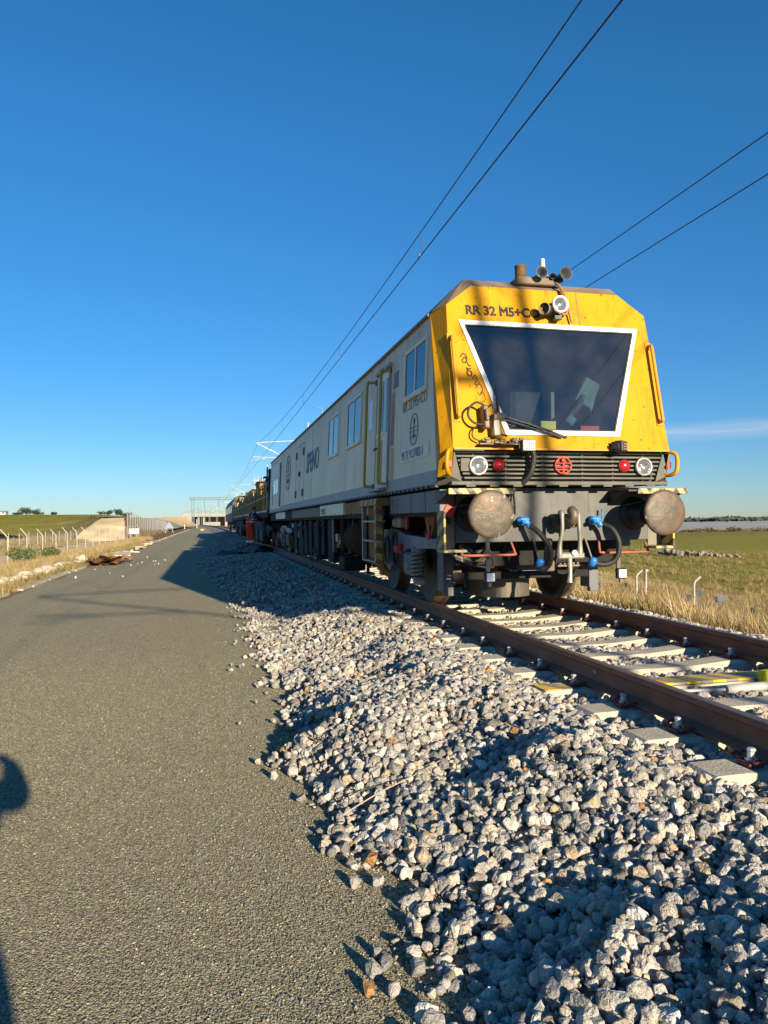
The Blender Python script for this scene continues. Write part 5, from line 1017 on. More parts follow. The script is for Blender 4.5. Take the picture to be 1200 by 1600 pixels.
# wiper and sensor cluster
wp = MB().tube([(-.70, .05, 2.06), (-.36, .065, 1.95), (-.02, .04, 1.835)], [.012, .010, .008], 8).build('wiper_arm', M_black, T, warp=wfront)
MB().tube([(-.69, .04, 2.02), (-.36, .055, 1.925), (-.04, .035, 1.83)], .007, 6).build('second_arm', M_black, wp, warp=wfront); MB().box(-.42, .03, .012, .03, -.009, .009, .003, M=Matrix.Translation((0, 0, 1.845)) @ Matrix.Rotation(.335, 4, 'Y')).build('wiper_blade', M_rubber, wp, warp=wfront)
MB().tube([(-.705, .05, 2.05), (-.71, .055, 2.22), (-.712, .05, 2.36)], [.018, .014, .003], 6).build('wiper_spike', M_black, wp, warp=wfront); MB().lathe([(0, .06), (.045, .055), (.05, .02), (.05, -.05)], (0, 0, 0), (0, 1, 0), 14).build('pivot_boss', M_roof, wp, warp=lambda x, y, z: wfront(x-.70, y+.035, z+2.03))
M_brz = mat('grimy_bronze', (.17, .13, .09), .5, .4, var=.35, vscale=22, dirt=(.05, .04, .03), dirt_amt=.5, dscale=14)
sb = MB(); sb.box(-.895, -.835, .03, .13, 1.90, 2.14, .012).box(-.885, -.845, .13, .16, 1.98, 2.10, .01).build('sensor_box', M_brz, T, warp=wfront); sbx = bpy.data.objects['sensor_box']
MB().box(-.80, -.72, .02, .11, 1.83, 2.00, .012).build('actuator', M_silver, sbx, warp=wfront); MB().box(-.79, -.66, .03, .09, 2.00, 2.06, .012).build('actuator_head', M_brz, sbx, warp=wfront)
MB().tube(spline([(-.87, .12, 2.13), (-.95, .12, 2.165), (-1.03, .11, 2.11), (-1.045, .1, 2.03), (-1.0, .1, 1.965), (-.93, .1, 1.945), (-.86, .1, 1.955)], 6), .012, 8).build('cable_loop', M_rubber, sbx, warp=wfront)
MB().tube(spline([(-.83, .1, 2.12), (-.80, .13, 2.14), (-.78, .12, 2.05), (-.79, .1, 1.92), (-.72, .1, 1.85), (-.66, .1, 1.83)], 6), .009, 6).build('cable', M_rubber, sbx, warp=wfront); MB().tube(spline([(-.91, .08, 1.96), (-.99, .06, 1.9), (-1.0, .05, 1.82), (-.93, .06, 1.78)], 5), .008, 6).build('cable', M_rubber, sbx, warp=wfront)
bk = MB()
for k in range(16): bk.box(*(lambda x, w, z: (x-.025, x+.03, w, w+.03, z-.012, z+.014))(-.90+.4*rng.uniform(), .01+rng.uniform(0, .10), 1.755+rng.uniform(0, .055)), .006)
bk.box(-.95, -.52, .0, .10, 1.742, 1.758, .004); bk.build('bracket_clamps', M_brz, sbx, warp=wfront)
M_ledf = mat('led_panel_grey', (.40, .41, .41), .35)
M_rim = mat('chromed_rim', (.40, .40, .39), .3, .4)
def flood(x, z, yy, yawd, lit, par):
    Mx = Matrix.Translation((x, yy, z)) @ Euler((0, 0, yawd)).to_matrix().to_4x4(); o = MB().box(-.075, .075, -.045, .05, -.058, .058, .012, M=Mx).build('floodlight', M_black, par)
    MB().box(-.068, .068, -.052, -.044, -.052, .052, .004, M=Mx).build('face', lit, o); d = MB()
    for i in range(5):
        for j in range(3): d.box(-.054+i*.024, -.042+i*.024, -.056, -.051, -.036+j*.026, -.024+j*.026, .002, M=Mx)
    d.build('led_array', M_chrome, o)
    for s_ in (-1, 1): MB().box(s_*.085-.006, s_*.085+.006, -.01, .06, -.03, .03, .002, M=Mx).build('yoke', M_black, o)
    fn = MB()
    for i in range(6): fn.box(-.06+i*.022, -.052+i*.022, .05, .075, -.05, .05, M=Mx)
    fn.build('cooling_fin', M_black, o); return o
flood(-.455, 1.735, 6.86, .05, M_ledf, T); flood(.60, 1.745, 6.90, .75, M_black, T)
# corrugated conduit
cp = spline([(-.40, 6.93, 1.72), (-.36, 6.92, 1.66), (-.36, 6.93, 1.56), (-.39, 6.95, 1.45), (-.46, 7.02, 1.36), (-.55, 7.1, 1.30), (-.62, 7.17, 1.24)], 14)
MB().tube(cp, [.031 if i % 2 else .026 for i in range(len(cp))], 10).build('conduit', M_rubber, T)
for k in range(3): MB().tube(spline([(-.50, 7.05, 1.33), (-.54+.02*k, 7.1, 1.26), (-.56+.05*k, 7.17, 1.18-.02*k), (-.57+.06*k, 7.19, 1.06)], 5), .010, 6).build('conduit_lead', M_rubber, T)
# grille
gr = MB().box(-1.13, 1.13, 7.09, 7.12, 1.38, 1.70).build('grille_back', M_black, T)
for k, z in enumerate(np.linspace(1.685, 1.425, 7)):
    w = 1.16-.10*(k/6); MB().box(-w, w, 7.015, 7.075, z-.011, z+.011, .004).build('grille_slat', M_grille, gr)
for x in (-.95, -.6, -.2, .25, .6, .95): MB().box(x-.008, x+.008, 7.06, 7.10, 1.40, 1.70).build('grille_stay', M_grille, gr)
mb = MB().box(-1.20, 1.20, 6.99, 7.2, 1.352, 1.392, .006)
for s_ in (-1, 1): mb.prism([(s_*1.165, 7.01, 1.71), (s_*1.19, 7.02, 1.44), (s_*1.30, 7.15, 1.40), (s_*1.30, 7.15, 1.352), (s_*1.08, 7.03, 1.39)], (0, .03, 0))
mb.build('lower_apron', M_grille, T)
for k in range(9): MB().box(-1.0+k*.25-.05, -1.0+k*.25+.05, 6.985, 7.0, 1.335, 1.356, .002).build('apron_tab', M_grille, gr)
for s_ in (-1, 1):
    lamp('headlight', (s_*.92, 6.985, 1.545), (0, -1, .02), .092, .07, T, M_rim); r_ = MB().lathe([(0, .035), (.03, .032), (.052, .018), (.062, 0)], (s_*.70, 7.0, 1.553), (0, -1, 0), 22).build('red_tail_lamp', M_red, T); MB().lathe([(.062, -.02), (.068, -.015), (.068, .004), (.060, .006)], (s_*.70, 7.0, 1.553), (0, -1, 0), 22).build('bezel', M_black, r_)
MB().box(-1.10, -1.0, 7.0, 7.05, 1.49, 1.62, .004).build('lamp_bracket_plate', M_grille, gr)
em = MB(); n = 36
em.tube([(.0+.088*math.cos(2*math.pi*k/n), 6.99, 1.553+.082*math.sin(2*math.pi*k/n)) for k in range(n+1)], .0085, 6, cap=False)
for a, b in (((-.08, 1.575), (.08, 1.575)), ((-.083, 1.535), (.083, 1.535))): em.tube([(a[0], 6.988, a[1]), (b[0], 6.988, b[1])], .0065, 6)
em.tube([(0, 6.986, 1.475), (0, 6.986, 1.60)], .009, 6); em.lathe([(0, -.006), (.022, -.006), (.022, .006), (0, .006)], (0, 6.986, 1.606), (0, 1, 0), 14); em.tube(spline([(-.05, 6.987, 1.50), (-.025, 6.987, 1.515), (0, 6.987, 1.49), (.025, 6.987, 1.515), (.05, 6.987, 1.50)], 4), .006, 6)
em.build('round_red_emblem', M_redp, T)
# headstock, buffers and fittings
hs = MB().box(-1.095, 1.095, 7.20, 7.24, .775, 1.335, .006).build('headstock', M_hs, T)
MB().box(.385, .392, 7.196, 7.201, 1.08, 1.33).box(.392, .66, 7.196, 7.201, 1.078, 1.084).build('cover_plate_edge', M_grille, hs)
M_cpost = mat('dusty_beige_steel', (.20, .18, .145), .7, dirt=(.12, .11, .09), dirt_amt=.4)
for s_ in (-1, 1):
    for x, z in ((.62, .92), (1.02, .92), (.62, 1.2)): MB().lathe([(.014, 0), (.014, .01), (0, .012)], (s_*x, 7.2, z), (0, -1, 0), 6, sm=False).build('bolt', M_black, hs)
    b_ = MB().lathe([(0, -.008), (.07, -.007), (.14, -.003), (.195, .004), (.218, .010), (.229, .020), (.231, .038), (.216, .046)], (s_*.926, 6.615, 1.06), (0, 1, 0), 48).build('buffer', M_disc, T)
    MB().lathe([(.216, .044), (.12, .075), (.088, .11), (.084, .34)], (s_*.926, 6.615, 1.06), (0, 1, 0), 28).build('plunger', M_black, b_); MB().lathe([(.09, .30), (.118, .30), (.122, .33), (.122, .52), (.145, .55), (.175, .56), (.175, .585)], (s_*.926, 6.615, 1.06), (0, 1, 0), 28).build('buffer_casing', M_black, b_)
    x0, x1 = sorted((s_*.62, s_*1.30)); st = MB().box(x0, x1, 6.80, 7.2, 1.278, 1.300, .004).build('buffer_step', M_black, T); MB().box(x0+.1*(s_ > 0), x1-.0, 6.785, 6.80, 1.255, 1.312, .003).build('striped_lip', M_hazf, st)
    MB().prism([(x0, 7.198, 1.276), (x0, 6.82, 1.276), (x0, 7.198, 1.17)], (.012, 0, 0)).prism([(x1-.012, 7.198, 1.276), (x1-.012, 6.82, 1.276), (x1-.012, 7.198, 1.17)], (.012, 0, 0)).build('step_gusset', M_black, st)
    x0, x1 = sorted((s_*1.05, s_*1.29)); cs = MB().box(x0, x1, 6.98, 7.22, .685, .712, .004).build('corner_step', M_hazf, T); MB().box(*sorted((s_*1.262, s_*1.285)), 7.0, 7.22, .712, 1.10, .004).build('striped_stringer', M_hazs, cs); MB().box(*sorted((s_*1.10, s_*1.275)), 7.215, 7.25, .712, 1.30, .004).build('corner_post', M_cpost, cs)
    rd = MB().box(-.055, .055, -.02, .02, -.05, .05, .006, M=Matrix.Translation((s_*1.19, 7.12, 1.10)) @ Euler((0, .5, 0)).to_matrix().to_4x4()).build('red_lamp_bracket', M_redp, T)
    MB().tube([(s_*1.19, 7.14, 1.07), (s_*1.16, 7.2, .98)], .022, 8).build('bracket_stem', M_black, rd)
    rb = MB().tube(spline([(s_*1.05, 7.19, .745), (s_*1.05, 7.14, .665), (s_*1.02, 7.12, .648), (s_*.75, 7.12, .646), (s_*.50, 7.12, .648), (s_*.48, 7.14, .67), (s_*.50, 7.19, .775)], 4), .013, 8).build('uncoupling_bar', M_redb, T)
    ml = MB().box(s_*.745-.022, s_*.745+.022, 7.21, 7.23, .40, .80, .003).build('marker_lamp_hanger', M_grille, T); MB().box(s_*.745-.055, s_*.745+.055, 7.14, 7.205, .365, .475, .012).build('marker_lamp', M_black, ml); MB().box(s_*.745-.043, s_*.745+.043, 7.132, 7.141, .377, .463, .006).build('lamp_face', M_lgt, ml); MB().box(s_*.745-.018, s_*.745+.018, 7.16, 7.19, .32, .366, .004).build('lamp_foot', M_roof, ml)
    gd = MB().box(s_*.90-.055, s_*.90+.055, 8.02, 8.10, .15, .80, .006).build('rail_guard', mat('guard_grey', (.12, .13, .135), .6, var=.12, dirt=(.12, .1, .08), dirt_amt=.3), T); MB().box(s_*.90-.075, s_*.90-.055, 8.0, 8.22, .2, .8, .004).build('guard_web', M_panel, gd)
# coupling
hk = MB().box(-.06, .14, 7.10, 7.2, .90, 1.06, .012).build('draw_hook', M_brz, T)
MB().tube(spline([(.04, 7.15, .98), (.04, 6.98, .97), (.04, 6.88, .99), (.04, 6.86, 1.06), (.04, 6.92, 1.10)], 4), [.05]*16+[.03], 10).build('hook_nose', M_brz, hk)
for x in (-.05, .13): MB().tube(spline([(x*.9+.004, 6.98, 1.075), (x, 6.94, 1.04), (x*1.05, 6.93, .90), (x*1.25-.01, 6.95, .74), (x*1.25-.01, 6.96, .63)], 4), [.030, .034, .034, .032, .026, .022, .021, .021, .021, .021, .021, .022, .024, .028, .032, .036, .036], 10).build('coupling_link', M_silver, hk)
MB().lathe([(0, 0), (.075, 0), (.085, .02), (.075, .04), (0, .04)], (.10, 7.0, 1.0), (0, -1, 0), 18).build('hook_cover', M_silver, hk); MB().box(-.10, .20, 6.93, 6.99, .60, .665, .015).build('coupling_trunnion', M_silver, hk); MB().lathe([(0, 0), (.03, 0), (.03, .02), (0, .025)], (.075, 6.93, .66), (0, -1, 0), 14).build('trunnion_pin', M_lgt, hk)
MB().tube([(.04, 6.96, .62), (.035, 6.95, .54), (.03, 6.93, .45), (.015, 6.92, .36)], [.026, .030, .022, .034], 10).build('coupling_handle', M_silver, hk)
MB().tube(spline([(-.10, 7.12, .78), (-.14, 7.06, .74), (-.16, 7.05, .64), (-.15, 7.05, .54)], 4), [.034]*6+[.04]*7, 10).build('coupling_hook_end', M_brz, hk); MB().box(-.19, -.09, 7.02, 7.08, .47, .62, .012).build('shackle', M_brz, hk)
mb = MB().box(-.22, .30, 7.16, 7.22, .505, .53, .006)
for k in range(5): mb.box(.02+k*.05, .05+k*.05, 7.15, 7.2, .53, .553, .005)
mb.build('support_bracket', M_brz, T)
for s_, xc in ((-1, -.375), (1, .425)):
    ck = MB().box(xc-.055, xc+.055, 7.10, 7.19, .945, 1.035, .018).build('brake_cock', M_blue, T); MB().lathe([(.03, 0), (.034, .04), (.026, .05)], (xc+.02, 7.09, .965), (.35, -.3, -.8), 12).build('nozzle', M_blue, ck); MB().lathe([(.02, 0), (.024, .05), (0, .055)], (xc-.03, 7.1, .98), (-.2, -1, 0), 10).build('stem', M_blue, ck)
    if s_ > 0: MB().tube([(xc+.04, 7.14, .99), (xc+.085, 7.13, 1.0), (xc+.09, 7.13, 1.11)], .011, 8).build('lever', M_blue, ck)
    else: MB().tube([(xc-.04, 7.12, 1.0), (xc-.08, 7.08, 1.0)], .018, 8).build('lever', M_blue, ck)
    xg = -.255 if s_ < 0 else .335
    pth = [(xc+.03, 7.08, .95), (xc+.09, 7.0, .88), (xc+.17, 6.95, .76), (xc+.205, 6.95, .64), (xc+.185, 6.97, .535), (xc+.12, 7.0, .50), (xg+.02, 7.02, .535)] if s_ < 0 else [(xc+.05, 7.08, .95), (xc+.12, 7.0, .90), (xc+.165, 6.95, .78), (xc+.165, 6.95, .66), (xc+.12, 6.97, .565), (xc+.02, 7.0, .53), (xg+.03, 7.02, .545)]
    MB().tube(spline(pth, 6), .027, 10).build('brake_hose', M_rubber, T)
    gh = MB().lathe([(0, -.05), (.03, -.045), (.042, -.01), (.042, .03), (.03, .05), (0, .055)], (xg, 7.03, .555), (.2, -.4, 1), 14).build('blue_hose_head', M_blue, T); MB().tube([(xg, 7.05, .60), (xg+.003, 7.12, .70), (xg+.003, 7.19, .80)], .011, 8).build('hanger', M_silver, gh)
# sand bucket and gear under the cab
bp = []; nb = 16
for k in range(nb+1): a = math.pi*k/nb; bp.append((-.23-.30*math.cos(a), 8.05-.22*math.sin(a)))
bp = [(-.53, 8.5)]+bp+[(.07, 8.5)]
bu = MB().prism([(x, y, .135) for x, y in bp], (0, 0, .225)).build('round_guard_box', mat('guard_box_steel', (.10, .09, .075), .55, .3, var=.2, dirt=(.17, .12, .07), dirt_amt=.4), T)
MB().prism([(x*1.02+.005, y-.01, .36) for x, y in bp], (0, 0, .022)).build('rusty_rim', M_rust, bu)
MB().prism([(-.60, 8.2, .38), (-.16, 8.2, .38), (-.16, 8.2, .58), (-.26, 8.2, .66), (-.60, 8.2, .66)], (0, .25, 0)).build('valve_housing', M_black, T); MB().box(-.36, -.24, 8.19, 8.2, .385, .49).build('access_patch', M_rust, T)
MB().prism([(-.12, 7.9, .42), (.30, 7.9, .42), (.02, 7.9, .60), (-.16, 7.9, .63)], (0, .2, 0)).build('deflector_plate', M_panel, T)
for k in range(7): MB().tube(spline([(-.95+rng.normal(0, .08), 7.5, .74), (-.9+rng.normal(0, .1), 7.45, .62+rng.normal(0, .04)), (-.7+rng.normal(0, .1), 7.5, .6+rng.normal(0, .05)), (-.6, 7.6, .74)], 4), .014, 6).build('brake_pipe', M_brz if k % 2 else M_black, T)
MB().box(-1.0, .6, 7.6, 7.66, .36, .44, .01).build('cross_beam', M_under, T)

# left side of the coach
M_stud = MB()
lb = MB().box(0.001, .004, 7.18, Y1, 1.372, 1.515).build('lower_band', M_band, shell, warp=wside)
tr_ = MB().box(-.02, .018, 7.16, Y1, 1.335, 1.371, .004)
for y in np.arange(7.4, 22, .19): tr_.box(.012, .034, y-.03, y+.03, 1.33, 1.362, .006)
tr_.build('stud_rail', M_black, shell, warp=wside)
for y in (16.6, 22.9): MB().box(0.0008, .003, y-.006, y+.006, 1.52, 3.18).build('panel_joint', M_band, shell, warp=wside)
def swin(y0, y1, z0, z1, split):
    f = MB(); t_ = .045
    for a in ((y0, y1, z0, z0+t_), (y0, y1, z1-t_, z1), (y0, y0+t_, z0+t_, z1-t_), (y1-t_, y1, z0+t_, z1-t_)): f.box(-.01, .022, *a, .004)
    ym = y0+(y1-y0)*split; f.box(-.01, .018, ym-.018, ym+.018, z0+t_, z1-t_, .003); o = f.build('side_window', M_door, T, warp=wside)
    for a, b in ((y0+t_, ym-.018), (ym+.018, y1-t_)): MB().box(0.002, .008, a, b, z0+t_, z1-t_).build('pane', M_sideglass, o, warp=wside)
    MB().box(.0, .035, y0-.01, y1+.01, z0-.02, z0+.005, .004).build('sill', M_door, o, warp=wside); return o
swin(7.60, 8.53, 2.415, 2.995, .5); swin(11.07, 12.24, 2.21, 2.98, .5); swin(13.11, 14.27, 2.21, 2.975, .5)
dr = MB().box(.001, .02, 9.26, 9.95, 1.44, 2.96, .006).build('side_door', M_door, T, warp=wside)
for a in ((9.24, 9.27), (9.94, 9.97)): MB().box(.0, .028, *a, 1.42, 2.97, .003).build('jamb', M_band, dr, warp=wside)
MB().box(.018, .026, 9.56, 9.86, 2.18, 2.86, .003).build('pane', M_sideglass, dr, warp=wside); MB().box(.018, .026, 9.32, 9.44, 2.16, 2.86, .003).build('pane', M_sideglass, dr, warp=wside); MB().box(.018, .034, 9.53, 9.90, 2.12, 2.18, .004).build('pane_ledge', M_white, dr, warp=wside)
MB().box(.018, .026, 9.57, 9.74, 1.52, 2.08, .003).build('brown_stain_panel', mat('tan_kick_panel', (.40, .28, .13), .7, dirt=(.55, .48, .36), dirt_amt=.5, streak=True), dr, warp=wside); MB().tube([(.03, 9.80, 1.98), (.055, 9.80, 1.98), (.055, 9.92, 1.97)], .014, 8).build('handle', M_black, dr, warp=wside)
MB().box(.0, .05, 9.22, 10.0, 2.985, 3.03, .006).build('rain_strip', M_band, dr, warp=wside); MB().box(.0, .12, 9.28, 9.98, 1.395, 1.43, .008).build('sill_step', M_steel, dr, warp=wside)
for y in (10.15, 9.30):
    o = MB().tube(spline([(0, y-.03, 2.93), (.09, y, 2.93), (.125, y, 2.88), (.125, y, 2.2), (.125, y, 1.55), (.09, y, 1.49), (0, y-.03, 1.48)], 4), .020, 10).build('door_handrail', M_yeld, T, warp=wside)
    for z in (2.93, 1.48): MB().box(0, .012, y-.07, y+.01, z-.04, z+.04, .003).build('rail_foot', M_black, o, warp=wside)
MB().box(.001, .004, 9.02, 9.17, 1.95, 2.62).build('faded_red_label', mat('faded_red_label', (.42, .20, .19), .7, dirt=(.5, .42, .35), dirt_amt=.4), T, warp=wside); MB().box(.001, .004, 8.86, 9.10, 2.66, 2.86).build('blue_shield_sign', M_txb, T, warp=wside); MB().box(.001, .006, 10.28, 10.52, 2.30, 2.72).build('small_notice', M_white, T, warp=wside)
MB().box(.001, .003, 9.0, 9.13, 1.5, 1.92).build('yellow_rust_streak', mat('ochre_streak', (.50, .38, .12), .7, dirt=(.58, .53, .44), dirt_amt=.5, streak=True), T, warp=wside)
tt = .0437; MS = lambda y, z, u: Matrix.Translation(wside(u, y, z)) @ Matrix(((0, tt, -1, 0), (-1, 0, 0, 0), (0, 1, tt, 0), (0, 0, 0, 1)))
text_part('side_lettering', 'RR 32 M5+CO', .165, MS(8.60, 2.285, .003), M_txf, T, xs=1.0)
pl = MB().box(.001, .008, 7.46, 8.63, 1.685, 1.845, .002).build('number_plate', M_door, T, warp=wside); text_part('plate_number', '99 71 9127002-1', .150, MS(8.58, 1.712, .010), M_txb, pl, xs=.90)
text_part('company_lettering', 'SPENO', .66, MS(17.5, 2.14, .003), M_txb, T, xs=1.0, spacing=1.0, bold=.006)
def globe(yc, zc, ry_, rz_, w, m):
    g = MB(); n = 32
    for k in (1.0, .55): g.tube([(.003, yc+ry_*k*math.cos(2*math.pi*i/n), zc+rz_*math.sin(2*math.pi*i/n)) for i in range(n+1)], w, 5, cap=False) if k == 1 else None
    for q in (-.12, .12): g.tube([(.003, yc-ry_*.98, zc+q*rz_), (.003, yc+ry_*.98, zc+q*rz_)], w*.8, 5)
    g.tube([(.003, yc, zc-rz_*.6), (.003, yc, zc+rz_*.75)], w, 5); g.lathe([(0, 0), (ry_*.22, 0), (ry_*.22, .003), (0, .003)], (.001, yc, zc+rz_*.52), (1, 0, 0), 14); g.tube(spline([(.003, yc-ry_*.5, zc-rz_*.55), (.003, yc-ry_*.2, zc-rz_*.35), (.003, yc, zc-rz_*.6), (.003, yc+ry_*.2, zc-rz_*.35), (.003, yc+ry_*.5, zc-rz_*.55)], 4), w, 5)
    return g.build('globe_emblem', m, T, warp=wside)
globe(8.08, 2.035, .165, .175, .0055, M_txb); globe(21.6, 2.42, .55, .50, .014, M_txb)
d2 = MB()
for a in ((17.95, 17.975, 1.45, 2.95), (18.78, 18.80, 1.42, 2.95), (19.62, 19.645, 1.45, 2.95), (17.95, 19.645, 2.93, 2.955)): d2.box(.001, .005, *a)
dd = d2.build('double_door', M_band, T, warp=wside)
for y in (18.08, 19.5):
    for z in (1.72, 2.72): MB().box(.001, .03, y-.08, y+.08, z-.09, z+.09, .004).build('hinge', M_roof, dd, warp=wside)
MB().box(.001, .04, 18.72, 18.86, 2.15, 2.27, .006).build('lock', M_black, dd, warp=wside)
lv = MB().box(.001, .006, 23.65, 27.3, 1.45, 2.97).build('engine_hatch', M_door, T, warp=wside)
for k in range(22): MB().box(.006, .03, 23.78, 24.18, 1.52+k*.064, 1.55+k*.064).build('louvre_slat', M_black, lv, warp=wside)
MB().box(.0055, .008, 23.76, 24.2, 1.5, 2.92).build('louvre_void', M_black, lv, warp=wside)
for a in ((24.6, 25.3), (25.45, 26.2)): MB().box(.006, .02, *a, 1.96, 2.44, .005).build('hatch_window', M_sideglass, lv, warp=wside)
MB().box(.006, .012, 26.6, 26.85, 1.6, 2.25).build('dark_slot', M_black, lv, warp=wside)
# sole bar panels, boxes and tanks
for i, (a, b) in enumerate(((7.12, 7.62), (7.64, 8.18), (8.2, 8.78), (8.8, 9.2))): MB().box(-1.285, -1.20, a, b, 1.09, 1.315, .006).build('solebar_panel', M_panel, T)
for a, b in ((9.62, 10.3), (10.32, 10.9)): MB().box(-1.27, -1.2, a, b, 1.09, 1.31, .006).build('solebar_panel', M_panel, T)
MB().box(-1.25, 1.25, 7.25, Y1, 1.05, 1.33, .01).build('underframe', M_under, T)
wb = MB().box(-1.30, -1.22, 12.5, 15.15, 1.115, 1.325, .008).build('white_solebar_box', M_door, T); text_part('box_marking', 'M2502-2', .17, Matrix.Translation((-1.303, 15.0, 1.145)) @ Matrix(((0, 0, -1, 0), (-1, 0, 0, 0), (0, 1, 0, 0), (0, 0, 0, 1))), M_txf, wb)
MB().box(-1.28, -1.2, 15.3, 20.5, 1.10, 1.31, .008).build('solebar_panel', M_grille, T); MB().box(-1.28, -1.2, 22.5, 25.5, 1.10, 1.31, .008).build('solebar_panel', M_door, T); MB().box(-1.27, -1.2, 11.0, 12.4, 1.12, 1.31, .008).build('solebar_panel', M_rust, T)
MB().box(-.75, .75, 11.2, 22.3, .42, 1.06, .03).build('equipment_pan', M_under, T); MB().box(-.98, .98, 7.62, 7.66, .50, 1.05, .01).build('sun_blocker_plate', M_under, T)  # plate behind the front gear is added to block sun from the track
MB().lathe([(0, 0), (.30, 0), (.34, .05), (.34, 1.55), (.30, 1.6), (0, 1.6)], (-.88, 11.4, .72), (0, 1, 0), 20).build('fuel_tank', mat('brown_tank', (.05, .022, .008), .95, spec=.1, dirt=(.02, .016, .012), dirt_amt=.5), T)
for i, (y, z0, z1, w, m_) in enumerate(((13.4, .35, .9, .3, M_redp), (13.4, .12, .36, .28, M_under), (14.6, .2, 1.05, .35, M_under), (15.6, .3, 1.05, .25, M_under), (16.5, .18, 1.0, .45, M_under), (17.6, .25, 1.05, .3, M_under), (18.4, .2, .9, .3, M_under), (19.4, .15, 1.05, .5, M_under), (20.6, .25, 1.0, .35, M_under))):
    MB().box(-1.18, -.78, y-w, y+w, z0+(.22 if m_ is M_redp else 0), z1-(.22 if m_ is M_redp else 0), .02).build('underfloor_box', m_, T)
for y in (10.9, 11.15, 13.0, 13.15, 14.1, 15.2, 16.0, 17.1, 18.0, 18.9): MB().tube([(-1.2, y, 1.06), (-1.19, y+rng.normal(0, .03), .30+rng.uniform(0, .35))], .02+.012*rng.uniform(), 7).build('hanging_pipe', M_silver if rng.uniform() < .25 else M_under, T)
MB().box(-1.22, -1.12, 10.85, 11.2, .20, .235, .004).build('lower_step', M_silver, T); MB().box(-1.24, -1.2, 10.86, 10.9, .22, 1.06).build('step_hanger', M_under, T)
for k in range(46):
    y = rng.uniform(10.6, 22.2); z = rng.uniform(.22, 1.0); x = -1.2+rng.uniform(0, .12); m_ = [M_under, M_black, M_rust, M_silver, M_bogie, M_under][int(rng.integers(0, 6))]
    if k % 2: MB().box(x, x+.1, y-rng.uniform(.04, .22), y+rng.uniform(.04, .22), z-rng.uniform(.03, .12), z+rng.uniform(.03, .10), .012).build('underfloor_fitting', m_, T)
    else: MB().tube(spline([(x, y, min(1.06, z+.3)), (x-.02, y+rng.normal(0, .1), z), (x, y+rng.uniform(.2, 1.2), z-rng.uniform(0, .1)), (x+.05, y+rng.uniform(.3, 1.3), min(1.06, z+.35))], 4), rng.uniform(.01, .022), 6).build('underfloor_hose', m_, T)
# ladder
ld = MB().box(-1.43, -1.345, 9.36, 9.46, .45, 1.24, .01).build('ladder', M_rust, T); MB().box(-1.425, -1.35, 9.356, 9.362, .47, 1.22).box(-1.436, -1.431, 9.365, 9.455, .47, 1.22).build('striped_facing', M_hazb, ld)
MB().box(-1.42, -1.36, 10.28, 10.34, .45, 1.24, .006).build('stile', M_silver, ld); MB().tube([(-1.385, 9.42, .5), (-1.33, 9.44, .38), (-1.25, 9.47, .32)], .05, 8).build('curved_foot', M_rust, ld)
for z in (.47, .74, 1.0): MB().box(-1.43, -1.30, 9.4, 10.30, z-.014, z+.014, .005).build('rung', M_silver, ld)
MB().box(-1.45, -1.25, 9.26, 10.4, 1.20, 1.30, .02).build('ladder_head', M_rust, ld); MB().box(-1.456, -1.449, 9.24, 10.38, 1.21, 1.29).build('striped_facing', M_hazb, ld)
MB().box(-1.335, -1.315, 9.42, 10.28, .42, 1.2, .004).build('ladder_backplate', M_rust, ld)
